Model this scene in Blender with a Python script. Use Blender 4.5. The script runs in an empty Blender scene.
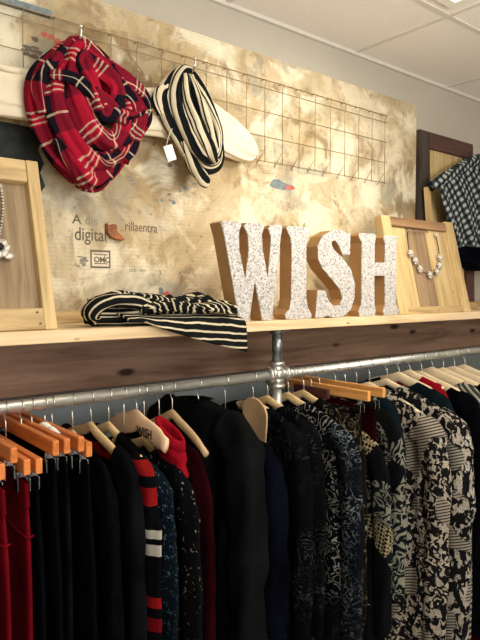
import bpy, bmesh, math, random
from mathutils import Vector, Matrix
random.seed(7)
S = bpy.context.scene
COL = S.collection
R = math.radians
PI = math.pi

# ------------------------------------------------------------------ materials
class NB:
    """tiny node builder"""
    def __init__(s, name, rough=0.7, metal=0.0, spec=0.3, sheen=0.0):
        s.m = bpy.data.materials.new(name); s.m.use_nodes = True
        s.t = s.m.node_tree; s.n = s.t.nodes; s.l = s.t.links
        s.b = s.n['Principled BSDF']
        s.b.inputs['Roughness'].default_value = rough
        s.b.inputs['Metallic'].default_value = metal
        s.b.inputs['Specular IOR Level'].default_value = spec
        if sheen:
            s.b.inputs['Sheen Weight'].default_value = sheen
        s.tc = s.n.new('ShaderNodeTexCoord')
    def new(s, t, **k):
        n = s.n.new(t)
        for a, v in k.items(): setattr(n, a, v)
        return n
    def set(s, n, i, v):
        if hasattr(v, 'is_output') or isinstance(v, bpy.types.NodeSocket): s.l.new(v, n.inputs[i])
        else: n.inputs[i].default_value = v
    def coord(s, kind='Object', scale=(1, 1, 1), rot=(0, 0, 0), loc=(0, 0, 0)):
        m = s.new('ShaderNodeMapping'); s.l.new(s.tc.outputs[kind], m.inputs['Vector'])
        m.inputs['Scale'].default_value = scale; m.inputs['Rotation'].default_value = rot
        m.inputs['Location'].default_value = loc
        return m.outputs[0]
    def noise(s, vec, scale=5, detail=4, rough=0.5, dist=0.0, col=False):
        n = s.new('ShaderNodeTexNoise'); s.l.new(vec, n.inputs['Vector'])
        n.inputs['Scale'].default_value = scale; n.inputs['Detail'].default_value = detail
        n.inputs['Roughness'].default_value = rough; n.inputs['Distortion'].default_value = dist
        return n.outputs['Color' if col else 'Fac']
    def voro(s, vec, scale=5, feature='F1', out='Distance', rnd=1.0):
        n = s.new('ShaderNodeTexVoronoi', feature=feature); s.l.new(vec, n.inputs['Vector'])
        n.inputs['Scale'].default_value = scale; n.inputs['Randomness'].default_value = rnd
        return n.outputs[out]
    def ramp(s, fac, stops, interp='LINEAR'):
        n = s.new('ShaderNodeValToRGB'); s.l.new(fac, n.inputs[0])
        e = n.color_ramp.elements; n.color_ramp.interpolation = interp
        while len(e) > 1: e.remove(e[-1])
        for i, (p, c) in enumerate(stops):
            if not isinstance(c, (tuple, list)): c = (c, c, c)
            el = e[0] if i == 0 else e.new(p)
            el.position = p; el.color = (*c, 1) if len(c) == 3 else c
        return n.outputs[0]
    def math(s, op, a, b=0.5, c=0.0):
        n = s.new('ShaderNodeMath', operation=op)
        s.set(n, 0, a); s.set(n, 1, b); s.set(n, 2, c)
        return n.outputs[0]
    def mix(s, f, a, b, blend='MIX'):
        n = s.new('ShaderNodeMix', data_type='RGBA', blend_type=blend)
        s.set(n, 0, f)
        for i, v in ((6, a), (7, b)):
            if isinstance(v, (tuple, list)): v = (*v, 1) if len(v) == 3 else v
            s.set(n, i, v)
        return n.outputs[2]
    def sep(s, vec):
        n = s.new('ShaderNodeSeparateXYZ'); s.l.new(vec, n.inputs[0]); return n.outputs
    def col(s, c):
        if isinstance(c, (tuple, list)): s.b.inputs['Base Color'].default_value = (*c, 1)
        else: s.l.new(c, s.b.inputs['Base Color'])
        return s
    def bump(s, h, strength=0.3, dist=0.01):
        n = s.new('ShaderNodeBump'); n.inputs['Strength'].default_value = strength
        n.inputs['Distance'].default_value = dist
        s.l.new(h, n.inputs['Height']); s.l.new(n.outputs[0], s.b.inputs['Normal'])
        return s

def plain(name, c, rough=0.6, metal=0.0, spec=0.3, nz=0.12, sc=30, bump=0.0, sheen=0.0):
    k = NB(name, rough, metal, spec, sheen)
    n = k.noise(k.coord(), sc, 3)
    d = tuple(max(0, v * (1 - nz)) for v in c); u = tuple(min(1, v * (1 + nz)) for v in c)
    k.col(k.ramp(n, [(0.3, d), (0.7, u)]))
    if bump: k.bump(n, bump, 0.004)
    return k.m

def wood(name, c1, c2, along='X', sc=1.0, rough=0.55, knots=0.0, kc=(0.05, 0.02, 0.01)):
    k = NB(name, rough, 0, 0.3)
    st = {'X': (2.2, 28, 28), 'Y': (28, 2.2, 28), 'Z': (28, 28, 2.2)}[along]
    v = k.coord(scale=tuple(a * sc for a in st))
    g = k.noise(v, 1.0, 5, 0.6, 0.6)
    g2 = k.noise(v, 4.0, 3, 0.5)
    c = k.ramp(g, [(0.36, tuple(a * 0.8 for a in c2)), (0.5, tuple((a + b) / 2 for a, b in zip(c1, c2))), (0.62, c1)])
    c = k.mix(k.math('MULTIPLY', g2, 0.25), c, c2)
    if knots:
        kst = {'X': (3.0, 5, 8), 'Y': (5, 3.0, 8), 'Z': (8, 5, 3.0)}[along]
        kv = k.voro(k.coord(scale=kst, loc=(0.37, 0.2, 0.61)), 1.6)
        c = k.mix(k.ramp(kv, [(knots * 0.5, 1.0), (knots, 0.0)]), c, kc)
    k.col(c); k.bump(g, 0.15, 0.003)
    return k.m

M = {}
M['wall'] = plain('painted_wall', (0.50, 0.46, 0.38), 0.85, nz=0.03, sc=6)
M['lowwall'] = plain('slate_grey_wall', (0.20, 0.23, 0.24), 0.7, nz=0.06, sc=5)
M['ceil'] = plain('ceiling_tile', (0.88, 0.84, 0.78), 0.9, nz=0.025, sc=90, bump=0.1)
M['tee'] = plain('ceiling_tee', (0.70, 0.66, 0.58), 0.6, nz=0.02)
M['floor'] = wood('floor_boards', (0.42, 0.36, 0.29), (0.30, 0.25, 0.19), 'X', 0.5)
M['pine'] = wood('pine', (0.72, 0.49, 0.26), (0.55, 0.33, 0.14), 'X', 1.0, knots=0.06, kc=(0.3, 0.14, 0.05))
M['shelfpine'] = wood('shelf_pine', (0.92, 0.72, 0.46), (0.78, 0.56, 0.31), 'X', 1.0, knots=0.05, kc=(0.4, 0.22, 0.1))
M['pinev'] = wood('pine_upright', (0.74, 0.56, 0.29), (0.56, 0.39, 0.17), 'Z', 1.0, knots=0.05, kc=(0.32, 0.15, 0.05))
M['pineh'] = wood('pine_rail', (0.68, 0.50, 0.26), (0.48, 0.33, 0.15), 'X', 1.2, knots=0.05, kc=(0.3, 0.14, 0.05))
M['ply'] = wood('weathered_plywood', (0.44, 0.33, 0.19), (0.29, 0.20, 0.11), 'Z', 1.4)
M['oldbrown'] = wood('old_brown_wood', (0.40, 0.24, 0.12), (0.25, 0.14, 0.07), 'X', 1.2)
M['slatbrown'] = wood('grey_brown_slat', (0.42, 0.29, 0.17), (0.26, 0.16, 0.09), 'Z', 1.2)
M['ledger'] = wood('rough_cedar', (0.42, 0.27, 0.19), (0.22, 0.125, 0.085), 'X', 0.8, knots=0.17, kc=(0.03, 0.012, 0.008))
M['plum'] = wood('plum_stained_wood', (0.115, 0.055, 0.045), (0.07, 0.03, 0.028), 'X', 1.0)
M['darkst'] = wood('dark_stained_wood', (0.075, 0.055, 0.045), (0.035, 0.026, 0.022), 'Z', 1.0)
M['clipwood'] = wood('orange_hanger_wood', (0.78, 0.27, 0.075), (0.58, 0.17, 0.04), 'Y', 1.2, rough=0.35)
M['clipwood2'] = wood('golden_hanger_wood', (0.92, 0.48, 0.16), (0.75, 0.33, 0.09), 'Y', 1.2, rough=0.35)
M['palewood'] = wood('pale_hanger_wood', (0.80, 0.60, 0.33), (0.66, 0.45, 0.21), 'Y', 1.2, rough=0.35)
M['cream_h'] = plain('cream_hanger', (0.86, 0.70, 0.46), 0.5, nz=0.08, sc=20)
M['peach_h'] = plain('peach_hanger', (0.88, 0.62, 0.40), 0.5, nz=0.06, sc=20)
M['tan_h'] = plain('tan_hanger', (0.62, 0.42, 0.23), 0.5, nz=0.08, sc=20)
M['darkh'] = plain('maroon_hanger', (0.07, 0.02, 0.02), 0.3, nz=0.1)
M['chrome'] = plain('hook_steel', (0.75, 0.74, 0.70), 0.22, 1.0, nz=0.04)
M['clip'] = plain('clip_steel', (0.35, 0.38, 0.42), 0.25, 1.0, nz=0.2, sc=60)
M['wire'] = plain('dull_wire', (0.36, 0.27, 0.16), 0.5, 0.6, nz=0.2)
M['white'] = plain('white_card', (0.85, 0.83, 0.76), 0.6, nz=0.03)
M['ink'] = plain('faded_ink', (0.16, 0.13, 0.10), 0.8, nz=0.2)
M['ink2'] = plain('paler_ink', (0.30, 0.27, 0.22), 0.8, nz=0.2)
M['inkblack'] = plain('black_ink', (0.03, 0.025, 0.02), 0.8, nz=0.2)
M['screw'] = plain('screw', (0.15, 0.12, 0.1), 0.4, 0.8)
k = NB('galvanised_pipe', 0.36, 0.75, 0.5)
g = k.noise(k.coord(scale=(6, 30, 30)), 3, 5, 0.6)
k.col(k.ramp(g, [(0.3, (0.50, 0.52, 0.50)), (0.7, (0.78, 0.79, 0.74))])); k.bump(g, 0.12, 0.002)
M['pipe'] = k.m
k = NB('cast_fitting', 0.36, 0.9, 0.5)
g = k.noise(k.coord(), 90, 4, 0.6)
k.col(k.ramp(g, [(0.3, (0.45, 0.46, 0.43)), (0.7, (0.78, 0.78, 0.72))])); k.bump(g, 0.4, 0.003)
M['fit'] = k.m
k = NB('dark_nipple', 0.4, 0.85, 0.5)
g = k.noise(k.coord(), 40, 4, 0.6)
k.col(k.ramp(g, [(0.35, (0.08, 0.09, 0.10)), (0.65, (0.40, 0.43, 0.44))]))
M['nipple'] = k.m
# glitter front of the letters
k = NB('silver_glitter', 0.45, 0.15, 0.7)
v = k.voro(k.coord(), 260, out='Color')
f = k.sep(v)[0]
v2 = k.noise(k.coord(), 120, 3, 0.6)
c = k.ramp(f, [(0.0, (0.26, 0.26, 0.26)), (0.12, (0.46, 0.41, 0.40)), (0.35, (0.64, 0.62, 0.60)), (1.0, (0.84, 0.82, 0.80))])
k.col(c)
k.bump(k.math('ADD', f, v2), 0.8, 0.006)
M['glitter'] = k.m
M['kraft'] = plain('kraft_side', (0.44, 0.25, 0.10), 0.6, nz=0.12, sc=14)
# collage of aged paper
k = NB('aged_paper_collage', 0.55, 0, 0.3)
P = k.coord()
big = k.noise(k.coord(scale=(1, 1, 1.0)), 2.6, 6, 0.62, 0.7)
c = k.ramp(big, [(0.34, (0.17, 0.11, 0.05)), (0.43, (0.38, 0.27, 0.13)), (0.51, (0.54, 0.43, 0.25)), (0.59, (0.78, 0.69, 0.50)), (0.70, (0.52, 0.42, 0.26))])
# torn sheets: blocky voronoi tint
vc = k.voro(k.coord(scale=(5.0, 1, 4.0), rot=(0, R(8), 0)), 1.0, out='Color', rnd=0.8)
[n_ for n_ in k.n if n_.type == 'TEX_VORONOI'][-1].distance = 'CHEBYCHEV'
vs = k.sep(vc)
c = k.mix(k.math('MULTIPLY', vs[0], 0.55), c, (0.74, 0.63, 0.42))
c = k.mix(k.ramp(vs[1], [(0.78, 0.0), (0.80, 0.35)]), c, (0.42, 0.28, 0.12))
# dark water stains
st = k.noise(k.coord(loc=(3, 0, 1)), 7, 6, 0.7, 1.2)
c = k.mix(k.ramp(st, [(0.53, 0.0), (0.64, 0.75)]), c, (0.26, 0.17, 0.08))
sm = k.noise(k.coord(loc=(1, 5, 2), scale=(1, 1, 0.6)), 16, 5, 0.7, 0.5)
c = k.mix(k.ramp(sm, [(0.55, 0.0), (0.66, 0.6)]), c, (0.30, 0.22, 0.14))
# pale torn strip down the right end and the whitened middle
xs = k.sep(P)
wob = k.math('ADD', xs[0], k.math('MULTIPLY', k.noise(P, 9, 4), 0.10))
right = k.ramp(k.math('DIVIDE', wob, 3.0), [(0.780, 0.0), (0.795, 0.75)])
c = k.mix(right, c, (0.64, 0.56, 0.42))
wh = k.noise(k.coord(loc=(7, 2, 9)), 5, 5, 0.6, 0.4)
gb = k.noise(k.coord(loc=(4, 9, 3), scale=(1, 1, 1.3)), 3.2, 6, 0.65, 0.8)
c = k.mix(k.ramp(gb, [(0.54, 0.0), (0.64, 0.7)]), c, (0.34, 0.34, 0.28))
sp_ = k.noise(k.coord(loc=(6, 1, 3)), 42, 4, 0.7, 0.3)
c = k.mix(k.ramp(sp_, [(0.62, 0.0), (0.68, 0.7)]), c, (0.20, 0.18, 0.14))
c = k.mix(k.ramp(wh, [(0.53, 0.0), (0.60, 0.75)]), c, (0.88, 0.81, 0.62))
# printed lines
ln = k.math('FRACT', k.math('MULTIPLY', xs[2], 95.0), 0)
lnm = k.math('LESS_THAN', ln, 0.16)
blk = k.ramp(vs[2], [(0.70, 0.0), (0.71, 0.28)])
tx = k.math('GREATER_THAN', k.noise(k.coord(scale=(90, 1, 20)), 1, 2), 0.47)
c = k.mix(k.math('MULTIPLY', k.math('MULTIPLY', lnm, blk), tx), c, (0.30, 0.22, 0.13))
k.col(c); k.bump(sm, 0.25, 0.004)
M['collage'] = k.m
# cloth prints -----------------------------------------------------
def cloth(name, c, sheen=0.0, bump=0.35, rough=0.95, sc=60, nz=0.25):
    return plain(name, c, rough, nz=nz, sc=sc, bump=bump, sheen=sheen, spec=0.02)
M['black'] = cloth('black_knit', (0.0022, 0.0022, 0.0035))
M['black2'] = cloth('soft_black', (0.003, 0.0035, 0.005), nz=0.5, sc=12)
M['charc'] = cloth('charcoal_fleece', (0.004, 0.004, 0.0055), nz=0.4, sc=10)
M['navy'] = cloth('navy_black', (0.002, 0.0026, 0.006), nz=0.7, sc=6)
M['teal'] = cloth('dark_teal', (0.005, 0.012, 0.016), nz=0.4, sc=12)
M['red'] = cloth('red_twill', (0.12, 0.003, 0.007), nz=0.3, sc=10)
M['redknit'] = cloth('crimson_knit', (0.27, 0.006, 0.014), nz=0.25, sc=50)
M['wine'] = cloth('deep_wine', (0.016, 0.0010, 0.0025), nz=0.5, sc=8)
M['quilt'] = cloth('black_leather_like', (0.0025, 0.003, 0.004), nz=0.5, sc=12, rough=0.8)
M['quilt'].node_tree.nodes['Principled BSDF'].inputs['Specular IOR Level'].default_value = 0.08
M['canvas'] = plain('cream_canvas', (0.88, 0.78, 0.58), 0.85, nz=0.06, sc=12, bump=0.3, spec=0.05)

def curl(name, base, ink, sc=22, lo=0.46, hi=0.54, amp=1.0, blobs=None, loc=0.0, fade=0.0):
    """curling line print: contour bands of a warped noise"""
    k = NB(name, 0.95, 0, 0.02)
    n = k.noise(k.coord(loc=(loc, loc, 0)), sc, 2, 0.5, 1.5)
    w = k.math('FRACT', k.math('MULTIPLY', n, 5.0 * amp), 0)
    f = k.ramp(w, [(0.0, 0.0), (lo, 0.0), (lo + 0.05, 1.0), (hi, 1.0), (hi + 0.05, 0.0)])
    if fade:
        g = k.noise(k.coord(loc=(3 + loc, 1, 2)), fade, 3)
        f = k.math('MULTIPLY', f, k.ramp(g, [(0.40, 0.03), (0.58, 1.0)]))
    v = k.noise(k.coord(), 90, 2)
    inkc = k.mix(v, tuple(a * 0.55 for a in ink), ink)
    c = k.mix(f, base, inkc)
    if blobs:
        b = k.noise(k.coord(loc=(5, 2, 3)), blobs[1], 3, 0.5, 0.6)
        c = k.mix(k.ramp(b, [(blobs[2], 0.0), (blobs[2] + 0.03, 1.0)]), c, blobs[0])
    k.col(c); k.bump(v, 0.2, 0.002)
    return k.m
M['curlgrey'] = curl('grey_curl_print', (0.006, 0.006, 0.007), (0.20, 0.20, 0.19), 17, 0.40, 0.58, fade=7)
M['curlfade'] = curl('grey_curl_yoke', (0.004, 0.004, 0.005), (0.36, 0.36, 0.33), 24, 0.40, 0.62, fade=4)
M['lace'] = curl('faint_lace_print', (0.003, 0.003, 0.004), (0.045, 0.05, 0.055), 20, 0.44, 0.54, fade=8)
M['baroque'] = curl('tan_baroque_print', (0.006, 0.005, 0.004), (0.30, 0.25, 0.15), 18, 0.40, 0.56, loc=4, fade=6)
M['bluecurl'] = curl('blue_grey_print', (0.005, 0.006, 0.008), (0.17, 0.20, 0.22), 30, 0.40, 0.66, loc=9, fade=8)

def blobprint(name, base, ink, sc=16, thr=0.5, loc=0.0, ribs=True, stretch=1.0):
    k = NB(name, 0.92, 0, 0.03)
    n = k.noise(k.coord(loc=(loc, loc * 2, 1), scale=(1.6, 1, stretch)), sc, 2, 0.5, 1.0)
    f = k.ramp(n, [(thr, 0.0), (thr + 0.02, 1.0)])
    n2 = k.noise(k.coord(loc=(2, loc, 8)), sc * 2.4, 2, 0.5, 1.6)
    f = k.math('MULTIPLY', f, k.ramp(k.math('FRACT', k.math('MULTIPLY', n2, 4), 0), [(0.0, 0.12), (0.16, 0.15), (0.22, 1.0)]))
    if ribs:
        w = k.sep(k.coord(rot=(R(20), 0, 0)))[2]
        rr = k.math('FRACT', k.math('MULTIPLY', w, 115.0), 0)
        reg = k.ramp(k.noise(k.coord(loc=(8, 8, loc)), 7, 1), [(0.58, 0.0), (0.60, 1.0)])
        rb = k.ramp(rr, [(0.40, 0.1), (0.5, 1.0)])
        f = k.mix(reg, f, k.math('MULTIPLY', rb, 0.7))
    v = k.noise(k.coord(), 40, 2)
    c = k.mix(f, base, k.mix(v, tuple(a * 0.75 for a in ink), ink))
    k.col(c); k.bump(v, 0.2, 0.002)
    return k.m
M['creamA'] = blobprint('cream_leaf_print', (0.008, 0.008, 0.009), (0.52, 0.45, 0.36), 52, 0.52, 2.0)
M['creamB'] = blobprint('cream_animal_print', (0.008, 0.008, 0.009), (0.50, 0.45, 0.37), 50, 0.52, 5.0, stretch=0.6)
M['greyblob'] = blobprint('grey_stone_print', (0.012, 0.014, 0.016), (0.22, 0.24, 0.23), 26, 0.44, 9.0, ribs=False)
M['star'] = blobprint('tiny_flower_print', (0.004, 0.004, 0.005), (0.34, 0.32, 0.27), 75, 0.66, 3.0, ribs=False)
M['sequin'] = blobprint('teal_sequin', (0.003, 0.006, 0.010), (0.08, 0.15, 0.17), 130, 0.62, 6.0, ribs=False)

# paisley / check patchwork
def patchwork(name, sh, ta, tb):
    k = NB(name, 0.92, 0, 0.03)
    ch = k.new('ShaderNodeTexChecker'); k.l.new(k.coord(rot=(R(35), 0, 0)), ch.inputs[0]); ch.inputs['Scale'].default_value = 120
    patch = k.voro(k.coord(scale=(7, 7, 10), loc=(sh, sh, sh)), 1.0, out='Color'); ps = k.sep(patch)
    n = k.noise(k.coord(loc=(sh, 0, 0)), 20, 1, 0.5, 1.4)
    lin = k.ramp(k.math('FRACT', k.math('MULTIPLY', n, 6.0), 0), [(0.56, 0.0), (0.64, 1.0)])
    c = k.mix(lin, (0.007, 0.009, 0.011), (0.21, 0.21, 0.16))
    c = k.mix(k.ramp(ps[0], [(ta, 0.0), (ta + 0.01, 1.0)]), c, k.mix(ch.outputs[1], (0.008, 0.007, 0.006), (0.32, 0.26, 0.15)))
    c = k.mix(k.ramp(ps[1], [(tb, 0.0), (tb + 0.02, 1.0)]), c, (0.005, 0.005, 0.006))
    k.col(c); return k.m
M['patch'] = patchwork('patchwork_print', 0.0, 0.70, 0.45)
M['patch2'] = patchwork('olive_patchwork_print', 3.3, 0.92, 0.60)
# striped dress, coloured bars at set heights
k = NB('red_white_barred_knit', 0.95, 0, 0.02)
z = k.math('MULTIPLY', k.math('SUBTRACT', k.sep(k.tc.outputs['Object'])[2], -0.45), 1.0 / 0.5)
B = (0.003, 0.003, 0.004); W_ = (0.36, 0.33, 0.28); Rd = (0.20, 0.007, 0.008)
def zz(v): return (v - 1.235 + 0.45) / 0.5
st = [(0.0, B)]
for lo, hi, cc in [(0.838, 0.868, (0.12, 0.004, 0.008)), (0.890, 0.912, Rd), (0.998, 1.022, W_), (1.034, 1.052, W_), (1.10, 1.135, Rd), (1.157, 1.185, (0.2, 0.008, 0.008))]:
    st += [(zz(lo), cc), (zz(hi), B)]
k.col(k.ramp(z, st, 'CONSTANT')); M['bars'] = k.m
# grey striped cardigan
k = NB('grey_striped_knit', 0.92, 0, 0.03)
z = k.sep(k.coord(rot=(R(-42), 0, 0)))[2]
k.col(k.ramp(k.math('FRACT', k.math('MULTIPLY', z, 62.0), 0), [(0.0, (0.03, 0.03, 0.028)), (0.5, (0.05, 0.05, 0.045)), (0.6, (0.36, 0.34, 0.28))]))
M['greystripe'] = k.m
# scarf stripes and plaid use the UV map (u round the strand, v along it, in metres)
def uvstripe(name, stops, per, dark=0.9):
    k = NB(name, 0.92, 0, 0.03)
    u = k.sep(k.tc.outputs['UV'])[0]
    v = k.noise(k.coord(), 14, 3)
    uu = k.math('ADD', u, k.math('MULTIPLY', v, 0.012))
    k.col(k.ramp(k.math('FRACT', k.math('DIVIDE', uu, per), 0), stops, 'CONSTANT'))
    k.bump(k.noise(k.coord(), 60, 3), 0.4, 0.004)
    return k.m
CK = (0.010, 0.012, 0.012); CC = (0.70, 0.61, 0.43)
M['stripe'] = uvstripe('black_cream_stripe', [(0, CK), (0.28, CC), (0.42, CK), (0.52, CC), (0.84, CK)], 0.046)
M['stripe2'] = uvstripe('black_cream_stripe_fine', [(0, CK), (0.50, CC), (0.74, CK)], 0.021)
def uvstripe_v():
    k = NB('black_cream_stripe_cross', 0.92, 0, 0.03)
    uv = k.sep(k.tc.outputs['UV']); n = k.noise(k.coord(), 16, 3)
    t = k.math('ADD', k.math('ADD', uv[1], k.math('MULTIPLY', uv[0], 0.55)), k.math('MULTIPLY', n, 0.075))
    k.col(k.ramp(k.math('FRACT', k.math('DIVIDE', t, 0.021), 0), [(0, CK), (0.52, CC), (0.80, CK)], 'CONSTANT'))
    k.bump(k.noise(k.coord(), 60, 3), 0.4, 0.004); return k.m
M['stripe4'] = uvstripe_v()
M['stripe3'] = uvstripe('black_cream_stripe_tail', [(0, CK), (0.58, CC), (0.84, CK)], 0.0165)
k = NB('red_tartan', 0.92, 0, 0.03)
uv = k.sep(k.tc.outputs['UV'])
RR = (0.36, 0.010, 0.030); KK = (0.010, 0.008, 0.014); WW = (0.76, 0.62, 0.44); DR = (0.22, 0.006, 0.014)
stp = [(0, RR), (0.26, WW), (0.285, RR), (0.33, WW), (0.355, RR), (0.40, WW), (0.425, RR), (0.45, KK), (0.66, WW), (0.685, KK), (0.91, RR)]
jit = k.math('MULTIPLY', k.noise(k.coord(), 12, 2), 0.03)
A = k.ramp(k.math('FRACT', k.math('DIVIDE', k.math('ADD', uv[0], jit), 0.135), 0), stp, 'CONSTANT')
Bq = k.ramp(k.math('FRACT', k.math('DIVIDE', k.math('ADD', uv[1], jit), 0.17), 0), stp, 'CONSTANT')
k.col(k.mix(0.5, A, Bq)); k.bump(k.noise(k.coord(), 70, 3), 0.4, 0.004)
M['tartan'] = k.m
# black white gingham scarf
k = NB('black_grey_check', 0.92, 0, 0.03)
uv = k.sep(k.coord(rot=(0, R(38), 0)))
a = k.math('GREATER_THAN', k.math('FRACT', k.math('MULTIPLY', uv[0], 34.0), 0), 0.5)
b = k.math('GREATER_THAN', k.math('FRACT', k.math('MULTIPLY', uv[2], 34.0), 0), 0.5)
k.col(k.ramp(k.math('MULTIPLY', k.math('ADD', a, b), 0.5), [(0.0, (0.012, 0.014, 0.018)), (0.4, (0.05, 0.06, 0.065)), (0.9, (0.40, 0.42, 0.40))], 'CONSTANT'))
M['gingham'] = k.m
k = NB('lit_diffuser', 0.5)
k.col((0.9, 0.9, 0.85)); k.b.inputs['Emission Color'].default_value = (1.0, 0.84, 0.60, 1); k.b.inputs['Emission Strength'].default_value = 1.0
M['diff'] = k.m

# ------------------------------------------------------------------ mesh helpers
def root_loc(o):
    v = Vector((0, 0, 0))
    while o is not None:
        v += o.location; o = o.parent
    return v
def obj(name, bm, m, parent=None, smooth=False, loc=None, bevel=0.0, sub=0):
    me = bpy.data.meshes.new(name)
    off = root_loc(parent) if parent is not None else Vector(loc or (0, 0, 0))
    bmesh.ops.translate(bm, verts=bm.verts, vec=-off)
    bmesh.ops.recalc_face_normals(bm, faces=bm.faces)
    bm.to_mesh(me); bm.free()
    for p in me.polygons: p.use_smooth = smooth
    if isinstance(m, (list, tuple)):
        for q in m: me.materials.append(M[q])
    else: me.materials.append(M[m])
    o = bpy.data.objects.new(name, me); COL.objects.link(o)
    if parent is not None: o.parent = parent
    else: o.location = off
    if bevel:
        b = o.modifiers.new('bevel', 'BEVEL'); b.width = bevel; b.segments = 2; b.limit_method = 'ANGLE'
    if sub:
        b = o.modifiers.new('sub', 'SUBSURF'); b.levels = sub; b.render_levels = sub
    return o
def tag(o, label, cat, group=None, kind=None):
    o['label'] = label; o['category'] = cat
    if group: o['group'] = group
    if kind: o['kind'] = kind
    return o
def thing(name, label, cat, loc=(0, 0, 0), group=None):
    o = bpy.data.objects.new(name, None); COL.objects.link(o); o.location = loc
    o.empty_display_size = 0.05
    return tag(o, label, cat, group)
def struct(name, bm, m, parent=None, **k):
    o = obj(name, bm, m, parent, **k)
    if parent is None: o['kind'] = 'structure'
    return o
def box(bm, x0, x1, y0, y1, z0, z1):
    vs = [bm.verts.new((x, y, z)) for x in (x0, x1) for y in (y0, y1) for z in (z0, z1)]
    for f in ((0, 1, 3, 2), (4, 6, 7, 5), (0, 4, 5, 1), (2, 3, 7, 6), (0, 2, 6, 4), (1, 5, 7, 3)):
        bm.faces.new([vs[i] for i in f])
    return vs
def bx(*a):
    bm = bmesh.new(); box(bm, *a); return bm
def catmull(pts, n=8, closed=False):
    P = [Vector(p) for p in pts]; out = []
    N = len(P); segs = N if closed else N - 1
    for i in range(segs):
        if closed: p0, p1, p2, p3 = P[(i - 1) % N], P[i], P[(i + 1) % N], P[(i + 2) % N]
        else: p0, p1, p2, p3 = P[max(i - 1, 0)], P[i], P[i + 1], P[min(i + 2, N - 1)]
        for j in range(n):
            t = j / n
            out.append(0.5 * ((2 * p1) + (-p0 + p2) * t + (2 * p0 - 5 * p1 + 4 * p2 - p3) * t * t + (-p0 + 3 * p1 - 3 * p2 + p3) * t ** 3))
    if not closed: out.append(P[-1])
    return out
def sweep(bm, path, prof, up=(0, 1, 0), closed=False, cap=True, uvl=None, v0=0.0, scale=None, twist=None):
    """sweep a closed profile [(a,b)] along path; a is sideways (across, in plane), b along 'up'"""
    up = Vector(up); N = len(path); rings = []; L = 0.0; ls = []
    for i, p in enumerate(path):
        a = path[(i - 1) % N] if (closed or i) else path[0]
        b = path[(i + 1) % N] if (closed or i < N - 1) else path[-1]
        t = (b - a).normalized()
        side = t.cross(up)
        if side.length < 1e-4: side = Vector((1, 0, 0))
        side.normalize(); nn = side.cross(t).normalized()
        sc = scale(i / max(1, N - 1)) if scale else (1, 1)
        tw = twist(i / max(1, N - 1)) if twist else 0.0
        cs, sn = math.cos(tw), math.sin(tw)
        pr = prof(i / max(1, N - 1)) if callable(prof) else prof
        ring = []
        for (u, w) in pr:
            u *= sc[0]; w *= sc[1]
            u, w = u * cs - w * sn, u * sn + w * cs
            ring.append(bm.verts.new(p + side * u + nn * w))
        rings.append(ring)
        if i: L += (p - path[i - 1]).length
        ls.append(L)
    K = len(rings[0]); per = [0.0]
    p0 = prof(0.5) if callable(prof) else prof
    for j in range(K):
        a, b = p0[j], p0[(j + 1) % K]
        per.append(per[-1] + math.hypot(a[0] - b[0], a[1] - b[1]))
    layer = bm.loops.layers.uv.verify() if uvl else None
    rng = N if closed else N - 1
    for i in range(rng):
        i2 = (i + 1) % N
        for j in range(K):
            j2 = (j + 1) % K
            f = bm.faces.new((rings[i][j], rings[i][j2], rings[i2][j2], rings[i2][j]))
            if layer:
                va = ls[i] + v0; vb = (ls[i2] if i2 else L + (path[0] - path[-1]).length) + v0
                for lp, uvv in zip(f.loops, ((per[j], va), (per[j + 1], va), (per[j + 1], vb), (per[j], vb))):
                    lp[layer].uv = uvv
    if cap and not closed:
        bm.faces.new(rings[0]); bm.faces.new(rings[-1][::-1])
    return bm
def circ(r, n=10, r2=None):
    r2 = r if r2 is None else r2
    return [(r * math.cos(2 * PI * i / n), r2 * math.sin(2 * PI * i / n)) for i in range(n)]
def tube(bm, pts, r, n=8, closed=False, sm=6, smooth=True):
    path = catmull(pts, sm, closed) if smooth else [Vector(p) for p in pts]
    t = (path[1] - path[0]).normalized()
    up = (0, 1, 0) if abs(t.y) < 0.9 else (0, 0, 1)
    if any(abs((path[i + 1] - path[i]).normalized().dot(Vector(up))) > 0.98 for i in range(len(path) - 1) if (path[i + 1] - path[i]).length > 1e-6):
        up = (0.31, 0.52, 0.79) if not closed else (1, 0.02, 0.01)
    return sweep(bm, path, circ(r, n), up, closed)
def cyl(bm, a, b, r, n=24, r2=None):
    a = Vector(a); b = Vector(b); t = (b - a).normalized()
    up = Vector((0, 0, 1)) if abs(t.z) < 0.9 else Vector((0, 1, 0))
    s = t.cross(up).normalized(); w = s.cross(t)
    r2 = r if r2 is None else r2
    ra = [bm.verts.new(a + (s * math.cos(2 * PI * i / n) + w * math.sin(2 * PI * i / n)) * r) for i in range(n)]
    rb = [bm.verts.new(b + (s * math.cos(2 * PI * i / n) + w * math.sin(2 * PI * i / n)) * r2) for i in range(n)]
    for i in range(n): bm.faces.new((ra[i], ra[(i + 1) % n], rb[(i + 1) % n], rb[i]))
    bm.faces.new(ra); bm.faces.new(rb[::-1])
    return bm
def prism(bm, pts, y0, y1):
    """extrude an x,z outline from y0 to y1; front face gets material 0, sides 1"""
    a = [bm.verts.new((x, y0, z)) for x, z in pts]; b = [bm.verts.new((x, y1, z)) for x, z in pts]
    n = len(pts)
    bm.faces.new(a).material_index = 0
    bm.faces.new(b[::-1]).material_index = 1
    for i in range(n):
        bm.faces.new((a[i], a[(i + 1) % n], b[(i + 1) % n], b[i])).material_index = 1
    return bm
def ball(bm, c, r, n=10, sx=1, sy=1, sz=1):
    mt = Matrix.Translation(c) @ Matrix.Diagonal((sx, sy, sz, 1))
    bmesh.ops.create_uvsphere(bm, u_segments=n + 2, v_segments=n, radius=r, matrix=mt)
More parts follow.
